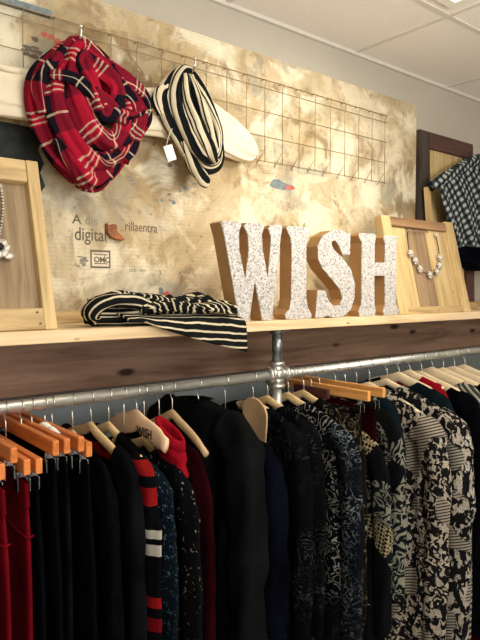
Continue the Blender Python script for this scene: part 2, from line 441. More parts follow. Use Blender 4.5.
def text_bm(s, size, loc, rot=(PI / 2, 0, 0), ext=0.0003, squash=1.0, weight=0.0):
    cu = bpy.data.curves.new('t', 'FONT'); cu.body = s; cu.size = size; cu.extrude = ext; cu.offset = weight
    o = bpy.data.objects.new('t', cu); COL.objects.link(o)
    dg = bpy.context.evaluated_depsgraph_get()
    me = bpy.data.meshes.new_from_object(o.evaluated_get(dg))
    bm = bmesh.new(); bm.from_mesh(me)
    bpy.data.objects.remove(o); bpy.data.meshes.remove(me); bpy.data.curves.remove(cu)
    from mathutils import Euler
    mt = Matrix.Translation(loc) @ Euler(rot).to_matrix().to_4x4() @ Matrix.Diagonal((squash, 1, 1, 1))
    bmesh.ops.transform(bm, matrix=mt, verts=bm.verts)
    return bm
def hsh(*a):
    x = math.sin(sum(v * q for v, q in zip(a, (12.9898, 78.233, 37.719, 4.581)))) * 43758.5453
    return x - math.floor(x)

# ------------------------------------------------------------------ room
X0, X1 = -1.8, 3.3
Y0, Y1 = -2.6, 1.5
H = 2.435
struct('floor', bx(X0, X1, Y0, Y1, -0.05, 0), 'floor')
struct('ceiling', bx(X0, X1, Y0, Y1, H, H + 0.05), 'ceil')
bm = bx(X0, X1, Y1, Y1 + 0.1, 1.40, H)
wb = struct('wall_back', bm, 'wall')
struct('wall_back_lower', bx(X0, X1, Y1, Y1 + 0.1, 0, 1.40), 'lowwall')
struct('wall_left', bx(X0 - 0.1, X0, Y0, Y1 + 0.1, 0, H), 'wall')
struct('wall_right', bx(X1, X1 + 0.1, Y0, Y1 + 0.1, 0, H), 'wall')
struct('wall_front', bx(X0, X1, Y0 - 0.1, Y0, 0, H), 'wall')
bm = bmesh.new()
xs_ = [1.168 + 0.61 * i for i in range(-4, 4)]
for x in xs_: box(bm, x - 0.009, x + 0.009, Y0, Y1, H - 0.003, H + 0.001)
ys_ = [1.11 - 0.61 * i for i in range(0, 6)]
for y in ys_: box(bm, X0, X1, y - 0.009, y + 0.009, H - 0.0032, H + 0.001)
box(bm, X0, X1, Y1 - 0.014, Y1, H - 0.012, H + 0.001)
struct('trim_1', bm, 'tee')

def troffer(x, y, label, power):
    t = thing('ceiling_light', label, 'ceiling light', (x, y, H - 0.004), 'recessed troffers in the ceiling')
    bm = bmesh.new()
    a, b = 0.286, 0.59
    box(bm, x - a, x - a + .03, y - b, y + b, H - 0.012, H - 0.004); box(bm, x + a - .03, x + a, y - b, y + b, H - 0.012, H - 0.004)
    box(bm, x - a + .03, x + a - .03, y - b, y - b + .03, H - 0.012, H - 0.004); box(bm, x - a + .03, x + a - .03, y + b - .03, y + b, H - 0.012, H - 0.004)
    obj('frame', bm, 'white', t)
    m = M['diff'].copy(); m.node_tree.nodes['Principled BSDF'].inputs['Emission Strength'].default_value = power
    M['diff%g' % power] = m
    obj('diffuser', bx(x - a + .03, x + a - .03, y - b + .03, y + b - .03, H - 0.009, H - 0.005), 'diff%g' % power, t)
troffer(1.435, 0.473, 'recessed ceiling light whose corner shows at the top right of the photo', 3.5)

# ------------------------------------------------------------------ shelf, ledger, backdrop
SH = 1.467
sf = thing('wall_shelf', 'long pale pine shelf with raw front edge carrying the letters and scarf', 'shelf', (1.4, 1.2, SH - 0.027))
obj('board', bx(-0.6, 3.28, 1.20, 1.498, SH - 0.027, SH), 'shelfpine', sf, bevel=0.002)
obj('back_batten', bx(-0.6, 3.28, 1.435, 1.478, SH + 0.0005, SH + 0.030), 'pineh', sf, bevel=0.002)
tag(obj('ledger_board', bx(-0.6, 3.28, 1.462, 1.499, 1.289, SH - 0.0275), 'ledger', loc=(1.4, 1.48, 1.289), bevel=0.003),
    'rough reddish cedar board with dark knots fixed below the shelf', 'board')

pn = thing('backdrop_panel', 'aged paper collage panel with stains and faded print behind the letters', 'backdrop', (0.0, 1.48, SH))
obj('paper_face', bx(-0.6, 2.150, 1.480, 1.499, SH + 0.001, 2.306), 'collage', pn)
yf = 1.4797
def ptext(name, s, size, x, z, mat='ink', sq=1.0, w=0.0):
    obj(name, text_bm(s, size, (x, yf, z), squash=sq, weight=w), mat, pn)
ptext('printed_word', 'digital', 0.048, 0.657, 1.680, 'ink', 0.82, 0.0004)
ptext('printed_word', 'A', 0.034, 0.652, 1.722, 'ink', 1.1, 0.0004)
ptext('printed_word', 'dis', 0.034, 0.686, 1.722, 'ink2', 1.0)
ptext('printed_word', 'rillaentra', 0.036, 0.803, 1.713, 'ink', 0.80, 0.0003)
ptext('printed_word', 'tec  lim', 0.018, 0.815, 1.600, 'ink2', 1.0)
bm = bmesh.new()
for a in ((0.701, 0.759, 1.608, 1.613), (0.701, 0.759, 1.651, 1.656), (0.701, 0.705, 1.613, 1.651), (0.755, 0.759, 1.613, 1.651), (0.741, 0.743, 1.622, 1.643), (0.712, 0.750, 1.643, 1.6455), (0.712, 0.750, 1.619, 1.6215)):
    box(bm, a[0], a[1], yf - 0.0004, yf + 0.0006, a[2], a[3])
obj('stamp_frame', bm, 'ink', pn)
obj('stamp_text', text_bm('OMC', 0.020, (0.711, yf, 1.624), weight=0.0006), 'ink', pn)
bm = bmesh.new()
for i in range(8):
    a = 0.658 + hsh(i, 1) * 0.026; b = 1.610 + hsh(i, 2) * 0.026
    box(bm, a, a + 0.006 + hsh(i, 3) * 0.01, yf - 0.0003 - i * 0.00002, yf + 0.0006, b, b + 0.003 + hsh(i, 4) * 0.009)
obj('stamp_blot', bm, 'ink2', pn)
M['petal'] = plain('printed_rose', (0.55, 0.13, 0.10), 0.7, nz=0.25, sc=60)
M['bluegrey'] = plain('printed_blue', (0.20, 0.25, 0.27), 0.7, nz=0.3, sc=60)
M['greenp'] = plain('printed_leaf', (0.26, 0.32, 0.12), 0.7, nz=0.3, sc=60)
def blot(name, cx, cz, rx, rz, mat, n=14, seed=0, dy=0.0):
    bm = bmesh.new()
    prism(bm, [(cx + rx * (0.7 + 0.5 * hsh(i, seed)) * math.cos(2 * PI * i / n), cz + rz * (0.7 + 0.5 * hsh(seed, i, 3)) * math.sin(2 * PI * i / n)) for i in range(n)], yf - 0.0003 - dy, yf + 0.0006)
    obj(name, bm, mat, pn)
blot('printed_flower', 0.938, 1.532, 0.016, 0.014, 'petal', seed=1)
blot('printed_flower', 0.952, 1.520, 0.010, 0.009, 'petal', seed=2, dy=0.0002)
blot('printed_bud', 0.918, 1.545, 0.009, 0.014, 'bluegrey', seed=3)
blot('printed_bud', 0.990, 1.534, 0.007, 0.005, 'bluegrey', seed=5)
blot('printed_bud', 0.884, 1.535, 0.010, 0.005, 'bluegrey', seed=4)
for i, (x, z, rx, rz) in enumerate([(1.475, 1.735, 0.012, 0.03), (1.50, 1.745, 0.01, 0.035), (1.44, 1.755, 0.010, 0.02), (1.19, 1.60, 0.02, 0.05)]):
    blot('printed_leaf', x, z, rx, rz, 'greenp', seed=10 + i)
# printed fish-shaped scrap
bm = bmesh.new()
pts = [(1.335, 1.893), (1.352, 1.915), (1.375, 1.918), (1.41, 1.908), (1.44, 1.905), (1.456, 1.896), (1.44, 1.888), (1.40, 1.885), (1.36, 1.886)]
prism(bm, pts, yf - 0.0005, yf + 0.0006); obj('printed_scrap', bm, 'bluegrey', pn)
bm = bmesh.new(); prism(bm, [(1.408, 1.902), (1.44, 1.903), (1.455, 1.896), (1.44, 1.890), (1.41, 1.889)], yf - 0.0008, yf); obj('printed_scrap_tail', bm, 'petal', pn)
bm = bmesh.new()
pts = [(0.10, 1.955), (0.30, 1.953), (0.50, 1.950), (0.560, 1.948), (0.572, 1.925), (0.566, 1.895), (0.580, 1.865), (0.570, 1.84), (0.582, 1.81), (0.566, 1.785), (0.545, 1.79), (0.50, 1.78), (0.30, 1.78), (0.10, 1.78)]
prism(bm, pts, yf - 0.0006, yf + 0.0006); M['shadow_fill'] = plain('painted_shadow', (0.022, 0.026, 0.024), 0.7, nz=0.7, sc=16)  # dark sheet stands in for the shadow of scarf and left frame
ps_ = obj('shadow_sheet', bm, 'shadow_fill', pn); ps_['label'] = 'dark torn-edged sheet in place of a cast shadow'
for i in range(16):
    cx = 0.80 + hsh(i, 21) * 0.26; cz = 1.80 + hsh(i, 22) * 0.13
    blot('ink_speck', cx, cz, 0.003 + 0.007 * hsh(i, 23), 0.002 + 0.005 * hsh(i, 24), 'ink2' if i % 2 else 'bluegrey', 9, 30 + i, i * 0.00001)
for i in range(6):
    blot('red_print', 0.585 + 0.018 * i + 0.01 * hsh(i, 5), 2.168 + 0.014 * hsh(i, 6), 0.010, 0.006 + 0.006 * hsh(i, 7), 'petal', 10, 60 + i, i * 0.00001)
for i in range(9):
    blot('ink_scribble', 0.535 + 0.045 * hsh(i, 15), 2.10 + 0.065 * hsh(i, 16), 0.004 + 0.010 * hsh(i, 17), 0.003 + 0.005 * hsh(i, 18), 'ink', 9, 80 + i, i * 0.00001)
# curled brown paper animal shape sticking out of the panel
bm = bmesh.new()
pts = [(0.742, 1.728), (0.751, 1.720), (0.763, 1.727), (0.772, 1.724), (0.772, 1.708), (0.782, 1.700), (0.797, 1.688), (0.790, 1.684), (0.770, 1.686), (0.755, 1.690), (0.745, 1.702)]
prism(bm, pts, 1.462, 1.4795)
M['rust'] = plain('rust_brown', (0.34, 0.13, 0.05), 0.6, nz=0.35, sc=40)
tag(obj('cutout_ornament', bm, 'rust', loc=(0.765, 1.479, 1.684), bevel=0.002), 'small rust-brown animal cutout stuck on the collage beside the word digital', 'ornament')

# ------------------------------------------------------------------ wire grid
gr = thing('wire_grid', 'thin wire display grid of square meshes fixed over the collage panel', 'wire grid', (0.9, 1.45, 1.95))
GY = 1.452; WR = 0.0013
xv = [0.523 + 0.0768 * i for i in range(-9, 19)]
for i, x in enumerate(xv):
    bm = bmesh.new(); tube(bm, [(x, GY, 1.958), (x, GY, 2.196), (x + 0.002, GY - 0.004, 2.216), (x + 0.006, GY + 0.010, 2.222), (x + 0.006, 1.478, 2.222)], WR, 5, smooth=False)
    obj('upright_wire', bm, 'wire', gr, True)
for z in (2.218, 2.192, 2.118, 2.040, 1.962):
    bm = bmesh.new(); cyl(bm, (xv[0] - 0.02, GY + 0.003, z), (xv[-1] + 0.02, GY + 0.003, z), WR * (1.25 if z > 2.2 else 1), 6)
    obj('cross_wire', bm, 'wire', gr, True)
for x in xv[8:]:
    bm = bmesh.new(); cyl(bm, (x, GY, 2.000), (x - 0.012, 1.478, 1.955), WR, 5)
    obj('brace_wire', bm, 'wire', gr, True)
# pale fixing strip along the left top of the grid
tag(obj('fixing_strip', bx(-0.05, 0.60, 1.466, 1.478, 2.222, 2.238), 'bluegrey', loc=(0.3, 1.475, 2.222)), 'narrow grey-blue strip on the collage along the top left of the grid', 'strip')

# ------------------------------------------------------------------ letters W I S H
LW = [(0.928,1.72),(0.937,1.725),(0.989,1.726),(0.995,1.718),(0.987,1.697),(0.988,1.655),(1.009,1.576),(1.02,1.657),(1.017,1.696),(1.003,1.715),(1.013,1.726),(1.067,1.727),(1.075,1.72),(1.066,1.698),(1.068,1.664),(1.087,1.583),(1.097,1.666),(1.099,1.692),(1.089,1.715),(1.097,1.724),(1.136,1.728),(1.141,1.721),(1.135,1.697),(1.128,1.649),(1.103,1.4675),(1.068,1.4675),(1.041,1.574),(1.022,1.4675),(0.988,1.4675),(0.947,1.653),(0.939,1.689)]
LI = [(1.155,1.722),(1.165,1.728),(1.246,1.728),(1.257,1.720),(1.240,1.699),(1.235,1.673),(1.236,1.526),(1.243,1.498),(1.259,1.479),(1.255,1.4675),(1.156,1.4675),(1.152,1.482),(1.169,1.497),(1.176,1.526),(1.177,1.67),(1.171,1.697)]
LS = [(1.425,1.722),(1.424,1.657),(1.39,1.656),(1.376,1.679),(1.358,1.697),(1.343,1.695),(1.341,1.684),(1.353,1.669),(1.389,1.647),(1.429,1.613),(1.449,1.568),(1.447,1.526),(1.431,1.490),(1.392,1.4675),(1.345,1.4675),(1.325,1.474),(1.301,1.4675),(1.273,1.4685),(1.283,1.55),(1.315,1.548),(1.327,1.52),(1.353,1.502),(1.378,1.504),(1.391,1.523),(1.381,1.55),(1.344,1.581),(1.304,1.611),(1.284,1.64),(1.282,1.676),(1.301,1.707),(1.343,1.726),(1.378,1.731),(1.404,1.723)]
LH = [(1.463,1.718),(1.47,1.726),(1.538,1.728),(1.549,1.721),(1.543,1.699),(1.543,1.638),(1.595,1.638),(1.597,1.698),(1.586,1.718),(1.593,1.726),(1.656,1.728),(1.664,1.720),(1.656,1.697),(1.658,1.501),(1.675,1.480),(1.668,1.4675),(1.596,1.4675),(1.590,1.480),(1.599,1.501),(1.597,1.595),(1.543,1.595),(1.545,1.503),(1.553,1.484),(1.547,1.4675),(1.473,1.4675),(1.467,1.484),(1.480,1.504),(1.480,1.696)]
for ch, pts in (('W', LW), ('I', LI), ('S', LS), ('H', LH)):
    cx = sum(p[0] for p in pts) / len(pts)
    t = thing('display_letter', 'standing capital letter %s with silver glitter front and tan sides on the shelf' % ch, 'letter', (cx, 1.232, SH + 0.0005), 'glittered letters standing on the shelf')
    pts = [(x, max(z, SH + 0.0008)) for x, z in pts]
    bm = bmesh.new(); prism(bm, pts, 1.2135, 1.258)
    for f in bm.faces: f.material_index = 0
    obj('body', bm, 'kraft', t)
    bm = bmesh.new(); prism(bm, pts, 1.2090, 1.2134)
    for f in bm.faces: f.material_index = 0
    # chunky glitter relief on the front face
    for i in range(260):
        pass
    obj('glitter_front', bm, 'glitter', t, bevel=0.0015)

# ------------------------------------------------------------------ leaning display boards
def lean_root(t, Y, deg):
    """parts are modelled upright at the board's foot, then the whole thing leans back on the wall side"""
    t.rotation_euler = (-R(deg), 0, 0)
# right board
LB = 14
rb = thing('display_board', 'pale pine plank board with raised frame leaning right of the letter H', 'display board', (1.92, 1.215, SH + 0.001))
def B(name, a, mat, par, **k): return obj(name, bx(*a), mat, par, **k)
y = 1.215; z0 = SH + 0.001
B('side_rail', (1.690, 1.740, y, y + 0.034, z0, z0 + 0.352), 'pinev', rb, bevel=0.004)
B('side_rail', (2.095, 2.150, y + 0.006, y + 0.034, z0, z0 + 0.360), 'pinev', rb, bevel=0.003)
B('top_rail', (1.7405, 2.0945, y + 0.004, y + 0.034, z0 + 0.318, z0 + 0.352), 'oldbrown', rb, bevel=0.003)
B('bottom_rail', (1.7405, 2.0945, y + 0.004, y + 0.034, z0, z0 + 0.026), 'pineh', rb, bevel=0.002)
B('plank', (1.7405, 1.836, y + 0.016, y + 0.032, z0 + 0.0265, z0 + 0.3175), 'pinev', rb)
B('plank', (1.8365, 1.955, y + 0.016, y + 0.032, z0 + 0.0265, z0 + 0.3175), 'slatbrown', rb)
B('plank', (1.9555, 2.0945, y + 0.016, y + 0.032, z0 + 0.0265, z0 + 0.3175), 'pinev', rb)
lean_root(rb, y, LB)
nk = thing('necklace', 'silver necklace of chunky round rosettes pinned on the pale pine board', 'necklace', (1.92, 1.215, SH + 0.001))
bp = [(1.825, .219), (1.845, .192), (1.863, .163), (1.918, .142), (1.967, .154), (1.993, .179), (2.006, .209)]
path = [(1.834, .300), (1.822, .25), *bp, (2.012, .25), (2.011, .296)]
bm = bmesh.new(); tube(bm, [(a, y + 0.006, z0 + b) for a, b in path], 0.0018, 6); obj('chain', bm, 'inkblack', nk, True)
M['pearl'] = plain('silver_cream_bead', (0.62, 0.59, 0.53), 0.3, 0.35, 0.6, nz=0.3, sc=120, bump=0.5)
for i, (a, b) in enumerate(bp):
    bm = bmesh.new(); ball(bm, (a, y + 0.002, z0 + b), 0.009, 10, 1, 0.8, 1)
    for j in range(6):
        ball(bm, (a + 0.0105 * math.cos(j * PI / 3 + i), y + 0.004, z0 + b + 0.0105 * math.sin(j * PI / 3 + i)), 0.0048, 6)
    bd = obj('rosette_bead', bm, 'pearl', nk, True)
bm = bmesh.new(); ball(bm, (2.011, y + 0.004, z0 + .298), 0.007, 8); obj('pin', bm, 'pearl', nk, True)
lean_root(nk, y, LB)
rod = thing('wire_hanging_bar', 'thin wire bar across the top of the pale pine board', 'wire bar', (1.92, 1.215, SH + 0.001))
bm = bmesh.new(); tube(bm, [(1.842, y + 0.014, z0 + .318), (1.842, y + 0.002, z0 + .303), (1.96, y + 0.002, z0 + .305), (1.96, y + 0.014, z0 + .318)], 0.0016, 6, smooth=False)
obj('bar', bm, 'wire', rod, True)
for xx in (1.88, 1.92):
    bm = bmesh.new(); tube(bm, [(xx, y + 0.003, z0 + .303), (xx + .004, y, z0 + .309), (xx + .003, y + 0.012, z0 + .316)], 0.0014, 6); obj('loop', bm, 'wire', rod, True)
lean_root(rod, y, LB)
# left board
y = 1.222
lb = thing('display_board', 'shallow pine box frame with weathered plywood back leaning at the left edge', 'display board', (0.30, y, SH + 0.001))
B('top_rail', (0.055, 0.476, y, y + 0.026, z0 + 0.327, z0 + 0.378), 'pineh', lb, bevel=0.003)
B('side_rail', (0.4765, 0.503, y - 0.001, y + 0.026, z0, z0 + 0.378), 'pinev', lb, bevel=0.002)
B('side_rail', (0.028, 0.0545, y - 0.001, y + 0.026, z0, z0 + 0.378), 'pinev', lb, bevel=0.002)
bt = B('bottom_rail', (0.055, 0.476, y - 0.003, y + 0.026, z0, z0 + 0.046), 'pineh', lb, bevel=0.002)
for (sx, sz) in ((0.462, 0.036), (0.466, 0.012)):
    bm = bmesh.new(); cyl(bm, (sx, y - 0.0045, z0 + sz), (sx, y - 0.002, z0 + sz), 0.0028, 10); obj('screw', bm, 'screw', bt)
bt2 = B('back_board', (0.0545, 0.476, y + 0.020, y + 0.028, z0 + 0.0465, z0 + 0.3265), 'ply', lb)
lean_root(lb, y, 15)
nk = thing('necklace', 'beaded necklace with silver and black flower pendant on the left frame', 'necklace', (0.30, y, SH + 0.001))
pts = []
bm = bmesh.new()
tube(bm, [(0.30, y + 0.014, z0 + .32), (0.301, y + 0.012, z0 + .25), (0.33, y + 0.012, z0 + .20), (0.385, y + 0.012, z0 + .168), (0.409, y + 0.012, z0 + .215), (0.420, y + 0.012, z0 + .27), (0.421, y + 0.014, z0 + .32)], 0.002, 6)
obj('cord', bm, 'inkblack', nk, True)
bm = bmesh.new()
pp = catmull([(0.385, y + 0.010, z0 + .168), (0.409, y + 0.010, z0 + .215), (0.420, y + 0.010, z0 + .27), (0.421, y + 0.012, z0 + .32)], 8)
for i, p in enumerate(pp): ball(bm, p, 0.0032 if i % 2 else 0.0024, 5)
obj('bead_strand', bm, 'pearl', nk, True)
bm = bmesh.new()
for j in range(7):
    a = j * 2 * PI / 7; ball(bm, (0.403 + 0.014 * math.cos(a), y + 0.006, z0 + .176 + 0.014 * math.sin(a)), 0.009, 7, 1, .6, 1)
ball(bm, (0.421, y + 0.008, z0 + .160), 0.010, 7, 1.2, .5, .8)
pd = obj('pendant', bm, 'pearl', nk, True)
bm = bmesh.new(); ball(bm, (0.403, y, z0 + .178), 0.007, 8); ball(bm, (0.388, y + 0.006, z0 + .150), 0.013, 8, 1, .5, 1); obj('black_stone', bm, 'inkblack', nk, True)
lean_root(nk, y, 15)

# big dark frame on the right, with a check scarf and a dark scarf over it
y = 1.440
bf = thing('plank_panel', 'tall dark plum framed plank panel against the wall at the far right', 'panel', (2.37, y, SH + 0.001))
B('top_rail', (2.223, 2.505, y, y + 0.03, z0 + 0.675, z0 + 0.742), 'plum', bf, bevel=0.003)
B('side_rail', (2.150, 2.222, y, y + 0.03, z0, z0 + 0.742), 'darkst', bf, bevel=0.003)
B('side_rail', (2.506, 2.565, y, y + 0.03, z0, z0 + 0.742), 'plum', bf, bevel=0.003)
B('bottom_rail', (2.223, 2.505, y, y + 0.03, z0, z0 + 0.075), 'plum', bf, bevel=0.003)
for i in range(4):
    B('plank', (2.223 + i * 0.0705, 2.223 + i * 0.0705 + 0.069, y + 0.016, y + 0.029, z0 + 0.0755, z0 + 0.6745), 'pinev', bf)
lean_root(bf, y, 1.8)
bm = bmesh.new()
vs = box(bm, 2.20, 2.222, 1.412, 1.428, z0, z0 + 0.50)
for v in vs:
    if v.co.z > z0 + 0.2: v.co.x -= 0.055; v.co.y += 0.010
tag(obj('wooden_baton', bm, 'pinev', loc=(2.21, 1.41, z0)), 'slim pale wooden stick propped in the tall dark frame', 'stick')

# ------------------------------------------------------------------ soft goods helper
def fold_prof(rx, ry, k=5, amp=0.16, n=28, ph=0.0, sq=0.8):
    def f(t):
        out = []
        for i in range(n):
            a = 2 * PI * i / n
            r = 1 + amp * math.sin(k * a + ph + 2.0 * math.sin(t * 6.28 + ph)) + 0.5 * amp * math.sin((k + 3) * a - ph * 2 + t * 9)
            c, s = math.cos(a), math.sin(a)
            out.append((rx * r * math.copysign(abs(c) ** sq, c), ry * r * math.copysign(abs(s) ** sq, s)))
        return out
    return f
# cream canvas stretched behind the scarves
cv = thing('cream_cloth', 'long cream cloth draped along the wire grid behind the two hanging scarves', 'cloth', (0.8, 1.43, 1.95))
bm = bmesh.new()
path = catmull([(0.05, 1.425, 2.01), (0.30, 1.425, 2.005), (0.50, 1.42, 2.003), (0.75, 1.425, 2.02), (0.90, 1.42, 2.035), (1.04, 1.425, 2.028), (1.14, 1.43, 2.004), (1.235, 1.435, 1.972)], 8)
sweep(bm, path, fold_prof(0.055, 0.016, 7, 0.10, 48, 0.6), (0, 1, 0), scale=lambda t: (1.0 + 0.25 * math.exp(-((t - .66) / .12) ** 2) if t < .80 else max(0.15, 1.08 * (1 - ((t - .80) / .2) ** 2) ** 0.5 if t < .999 else 0.15), 1.0))
obj('drape', bm, 'canvas', cv, True)
bm = bmesh.new()
tube(bm, [(0.42, 1.41, 2.075), (0.445, 1.405, 2.055), (0.47, 1.405, 2.049), (0.50, 1.41, 2.052)], 0.007, 8)
obj('rolled_edge', bm, 'canvas', cv, True)

def hook(x, z, label):
    t = thing('wall_hook', label, 'hook', (x, 1.43, z))
    bm = bmesh.new()
    tube(bm, [(x, 1.449, z + 0.005), (x, 1.42, z + 0.004), (x, 1.375, z - 0.012), (x, 1.335, z - 0.010), (x, 1.325, z + 0.006), (x, 1.326, z + 0.016)], 0.0026, 8)
    obj('prong', bm, 'chrome', t, True)
    bm = bmesh.new(); ball(bm, (x, 1.326, z + 0.018), 0.0048, 8); obj('tip', bm, 'chrome', t, True)
hook(0.612, 2.138, 'small metal hook holding up the red tartan scarf')
hook(0.932, 2.142, 'small metal hook holding up the striped scarf')

# red tartan scarf: nested hanging loops
ts = thing('infinity_scarf', 'red tartan infinity scarf with black and white lines hanging from the grid', 'scarf', (0.612, 1.36, 2.13))
loops = [
    ([(0.623,1.390,2.120),(0.570,1.390,2.080),(0.532,1.390,2.030),(0.534,1.390,1.964),(0.562,1.390,1.892),(0.606,1.385,1.842),(0.650,1.385,1.817),(0.699,1.385,1.852),(0.745,1.390,1.914),(0.782,1.390,1.990),(0.784,1.390,2.033),(0.742,1.390,2.078),(0.680,1.390,2.112)], 0.028, 0.022, 0.0),
    ([(0.616,1.365,2.112),(0.573,1.360,2.062),(0.562,1.350,1.995),(0.580,1.345,1.925),(0.624,1.340,1.865),(0.668,1.340,1.852),(0.716,1.345,1.890),(0.757,1.350,1.955),(0.768,1.355,2.018),(0.723,1.360,2.064),(0.663,1.365,2.102)], 0.027, 0.022, 1.3),
    ([(0.610,1.345,2.112),(0.596,1.335,2.045),(0.604,1.322,1.972),(0.640,1.315,1.912),(0.684,1.318,1.905),(0.722,1.325,1.960),(0.726,1.332,2.015),(0.690,1.340,2.062),(0.645,1.345,2.100)], 0.024, 0.020, 2.6),
    ([(0.616,1.325,2.080),(0.628,1.308,2.018),(0.652,1.300,1.960),(0.680,1.300,1.975),(0.690,1.306,2.020),(0.662,1.318,2.062)], 0.019, 0.018, 4.0),
]
bm = bmesh.new()
for pts, a, b, ph in loops:
    sweep(bm, catmull(pts, 10, True), fold_prof(a, b, 4, 0.20, 40, ph, 0.9), (0, 1, 0), True, uvl=True, v0=ph * 0.07, twist=lambda t, ph=ph: 0.7 * math.sin(t * 6.283 + ph) + 0.35 * math.sin(t * 18.8 + ph))
for pts, a, b, ph in [
    ([(0.541,1.335,2.035),(0.585,1.315,2.030),(0.640,1.300,1.995),(0.695,1.300,1.965),(0.745,1.318,1.978),(0.782,1.345,2.005)], 0.017, 0.016, 0.7),
    ([(0.560,1.350,1.900),(0.598,1.345,1.850),(0.643,1.345,1.812),(0.690,1.345,1.845),(0.735,1.350,1.900)], 0.020, 0.018, 2.1),
    ([(0.612,1.372,2.128),(0.580,1.362,2.080),(0.545,1.352,2.050),(0.522,1.352,2.010),(0.530,1.355,1.95)], 0.016, 0.016, 3.3),
    ([(0.618,1.352,2.118),(0.672,1.345,2.095),(0.730,1.345,2.070),(0.785,1.350,2.040),(0.805,1.36,2.00),(0.790,1.365,1.955)], 0.017, 0.015, 4.4),
    ([(0.700,1.308,2.050),(0.735,1.318,2.010),(0.742,1.320,1.955),(0.715,1.325,1.900)], 0.015, 0.016, 5.1)]:
    sweep(bm, catmull(pts, 9), fold_prof(a, b, 4, 0.18, 30, ph), (0, 1, 0), uvl=True, v0=ph * 0.05, twist=lambda t, ph=ph: 0.8 * math.sin(t * 5 + ph), scale=lambda t: (0.45 + 0.55 * math.sin(max(0.03, min(.97, t)) * PI) ** 0.6,) * 2)
obj('wool_loops', bm, 'tartan', ts, True)
bm = bmesh.new()
sweep(bm, catmull([(0.765,1.34,1.98),(0.762,1.34,1.945),(0.745,1.34,1.905),(0.722,1.34,1.872)], 8), fold_prof(0.018, 0.014, 4, 0.14, 30, 0.4), (0, 1, 0), uvl=True)
obj('loose_edge', bm, 'tartan', ts, True)
# striped scarf
ss = thing('infinity_scarf', 'black and cream striped infinity scarf with white tag hanging from the grid', 'scarf', (0.932, 1.36, 2.13))
loops = [
    ([(0.930,1.385,2.132),(0.893,1.385,2.100),(0.872,1.385,2.060),(0.893,1.385,2.004),(0.939,1.380,1.940),(0.992,1.380,1.897),(1.037,1.380,1.908),(1.052,1.385,1.956),(1.025,1.385,2.040),(0.982,1.385,2.108)], 0.021, 0.018, 0.0),
    ([(0.924,1.362,2.130),(0.900,1.360,2.070),(0.920,1.355,2.000),(0.965,1.350,1.932),(1.012,1.350,1.925),(1.028,1.355,1.985),(1.000,1.360,2.060),(0.955,1.362,2.120)], 0.020, 0.018, 1.6),
]
bm = bmesh.new()
for pts, a, b, ph in loops:
    sweep(bm, catmull(pts, 8, True), fold_prof(a, b, 4, 0.12, 32, ph), (0, 1, 0), True, uvl=True, twist=lambda t, ph=ph: 0.5 * math.sin(t * 6.283 + ph))
for pts, a, b, ph in [
    ([(0.918,1.345,2.122),(0.918,1.338,2.055),(0.948,1.330,1.990),(0.985,1.328,1.935),(1.010,1.335,1.905)], 0.017, 0.015, 0.3),
    ([(0.934,1.345,2.124),(0.958,1.338,2.060),(0.988,1.332,1.995),(1.012,1.335,1.940)], 0.014, 0.013, 1.4),
    ([(0.925,1.368,1.955),(0.962,1.372,1.895),(0.996,1.372,1.858),(1.012,1.372,1.850)], 0.018, 0.013, 2.4),
    ([(0.905,1.38,2.095),(0.868,1.378,2.078),(0.850,1.378,2.050),(0.862,1.38,2.015)], 0.014, 0.014, 3.4)]:
    sweep(bm, catmull(pts, 8), fold_prof(a, b, 3, 0.12, 26, ph), (0, 1, 0), uvl=True, twist=lambda t, ph=ph: 0.5 * math.sin(t * 4 + ph), scale=lambda t: (0.5 + 0.5 * math.sin(max(0.03, min(.97, t)) * PI) ** 0.6,) * 2)
obj('knit_loops', bm, 'stripe', ss, True)
bm = bmesh.new(); box(bm, -0.014, 0.014, -0.0006, 0.0006, -0.020, 0.020)
bmesh.ops.transform(bm, matrix=Matrix.Translation((0.858, 1.335, 1.905)) @ Matrix.Rotation(R(-22), 4, 'Y'), verts=bm.verts)
ss.location.y += 0.006
tg = obj('price_tag', bm, 'white', ss); tg['label'] = 'white paper tag'
bm = bmesh.new(); tube(bm, [(0.848, 1.336, 1.923), (0.856, 1.34, 1.945), (0.872, 1.345, 1.972)], 0.0008, 5); obj('tag_string', bm, 'white', ss, True)

# folded scarf on the shelf with its end over the edge
fs = thing('folded_scarf', 'black and cream striped scarf folded in a pile on the shelf edge', 'scarf', (0.74, 1.25, SH))
bm = bmesh.new()
sweep(bm, catmull([(0.600,1.275,1.492),(0.65,1.27,1.490),(0.72,1.27,1.492),(0.82,1.27,1.491),(0.905,1.262,1.489)], 6), fold_prof(0.045, 0.022, 5, 0.07, 34, 0.3, 0.7), (0, 0, 1), uvl=True)
obj('lower_fold', bm, 'stripe2', fs, True)
bm = bmesh.new()
sweep(bm, catmull([(0.600,1.262,1.513),(0.635,1.255,1.526),(0.68,1.262,1.525),(0.74,1.268,1.522),(0.83,1.27,1.515),(0.885,1.270,1.519),(0.915,1.275,1.526)], 6), fold_prof(0.044, 0.016, 6, 0.12, 36, 1.5, 0.75), (0, 0, 1), uvl=True, twist=lambda t: 0.25 * math.sin(t * 5))
obj('upper_fold', bm, 'stripe4', fs, True)
bm = bmesh.new()
sweep(bm, catmull([(0.72,1.235,1.514),(0.685,1.220,1.524),(0.635,1.215,1.527),(0.600,1.220,1.519),(0.586,1.235,1.504),(0.592,1.25,1.492)], 6), fold_prof(0.016, 0.024, 3, 0.08, 26, 0.2), (0, 1, 0), uvl=True)
obj('end_roll', bm, 'stripe2', fs, True)
bm = bmesh.new()
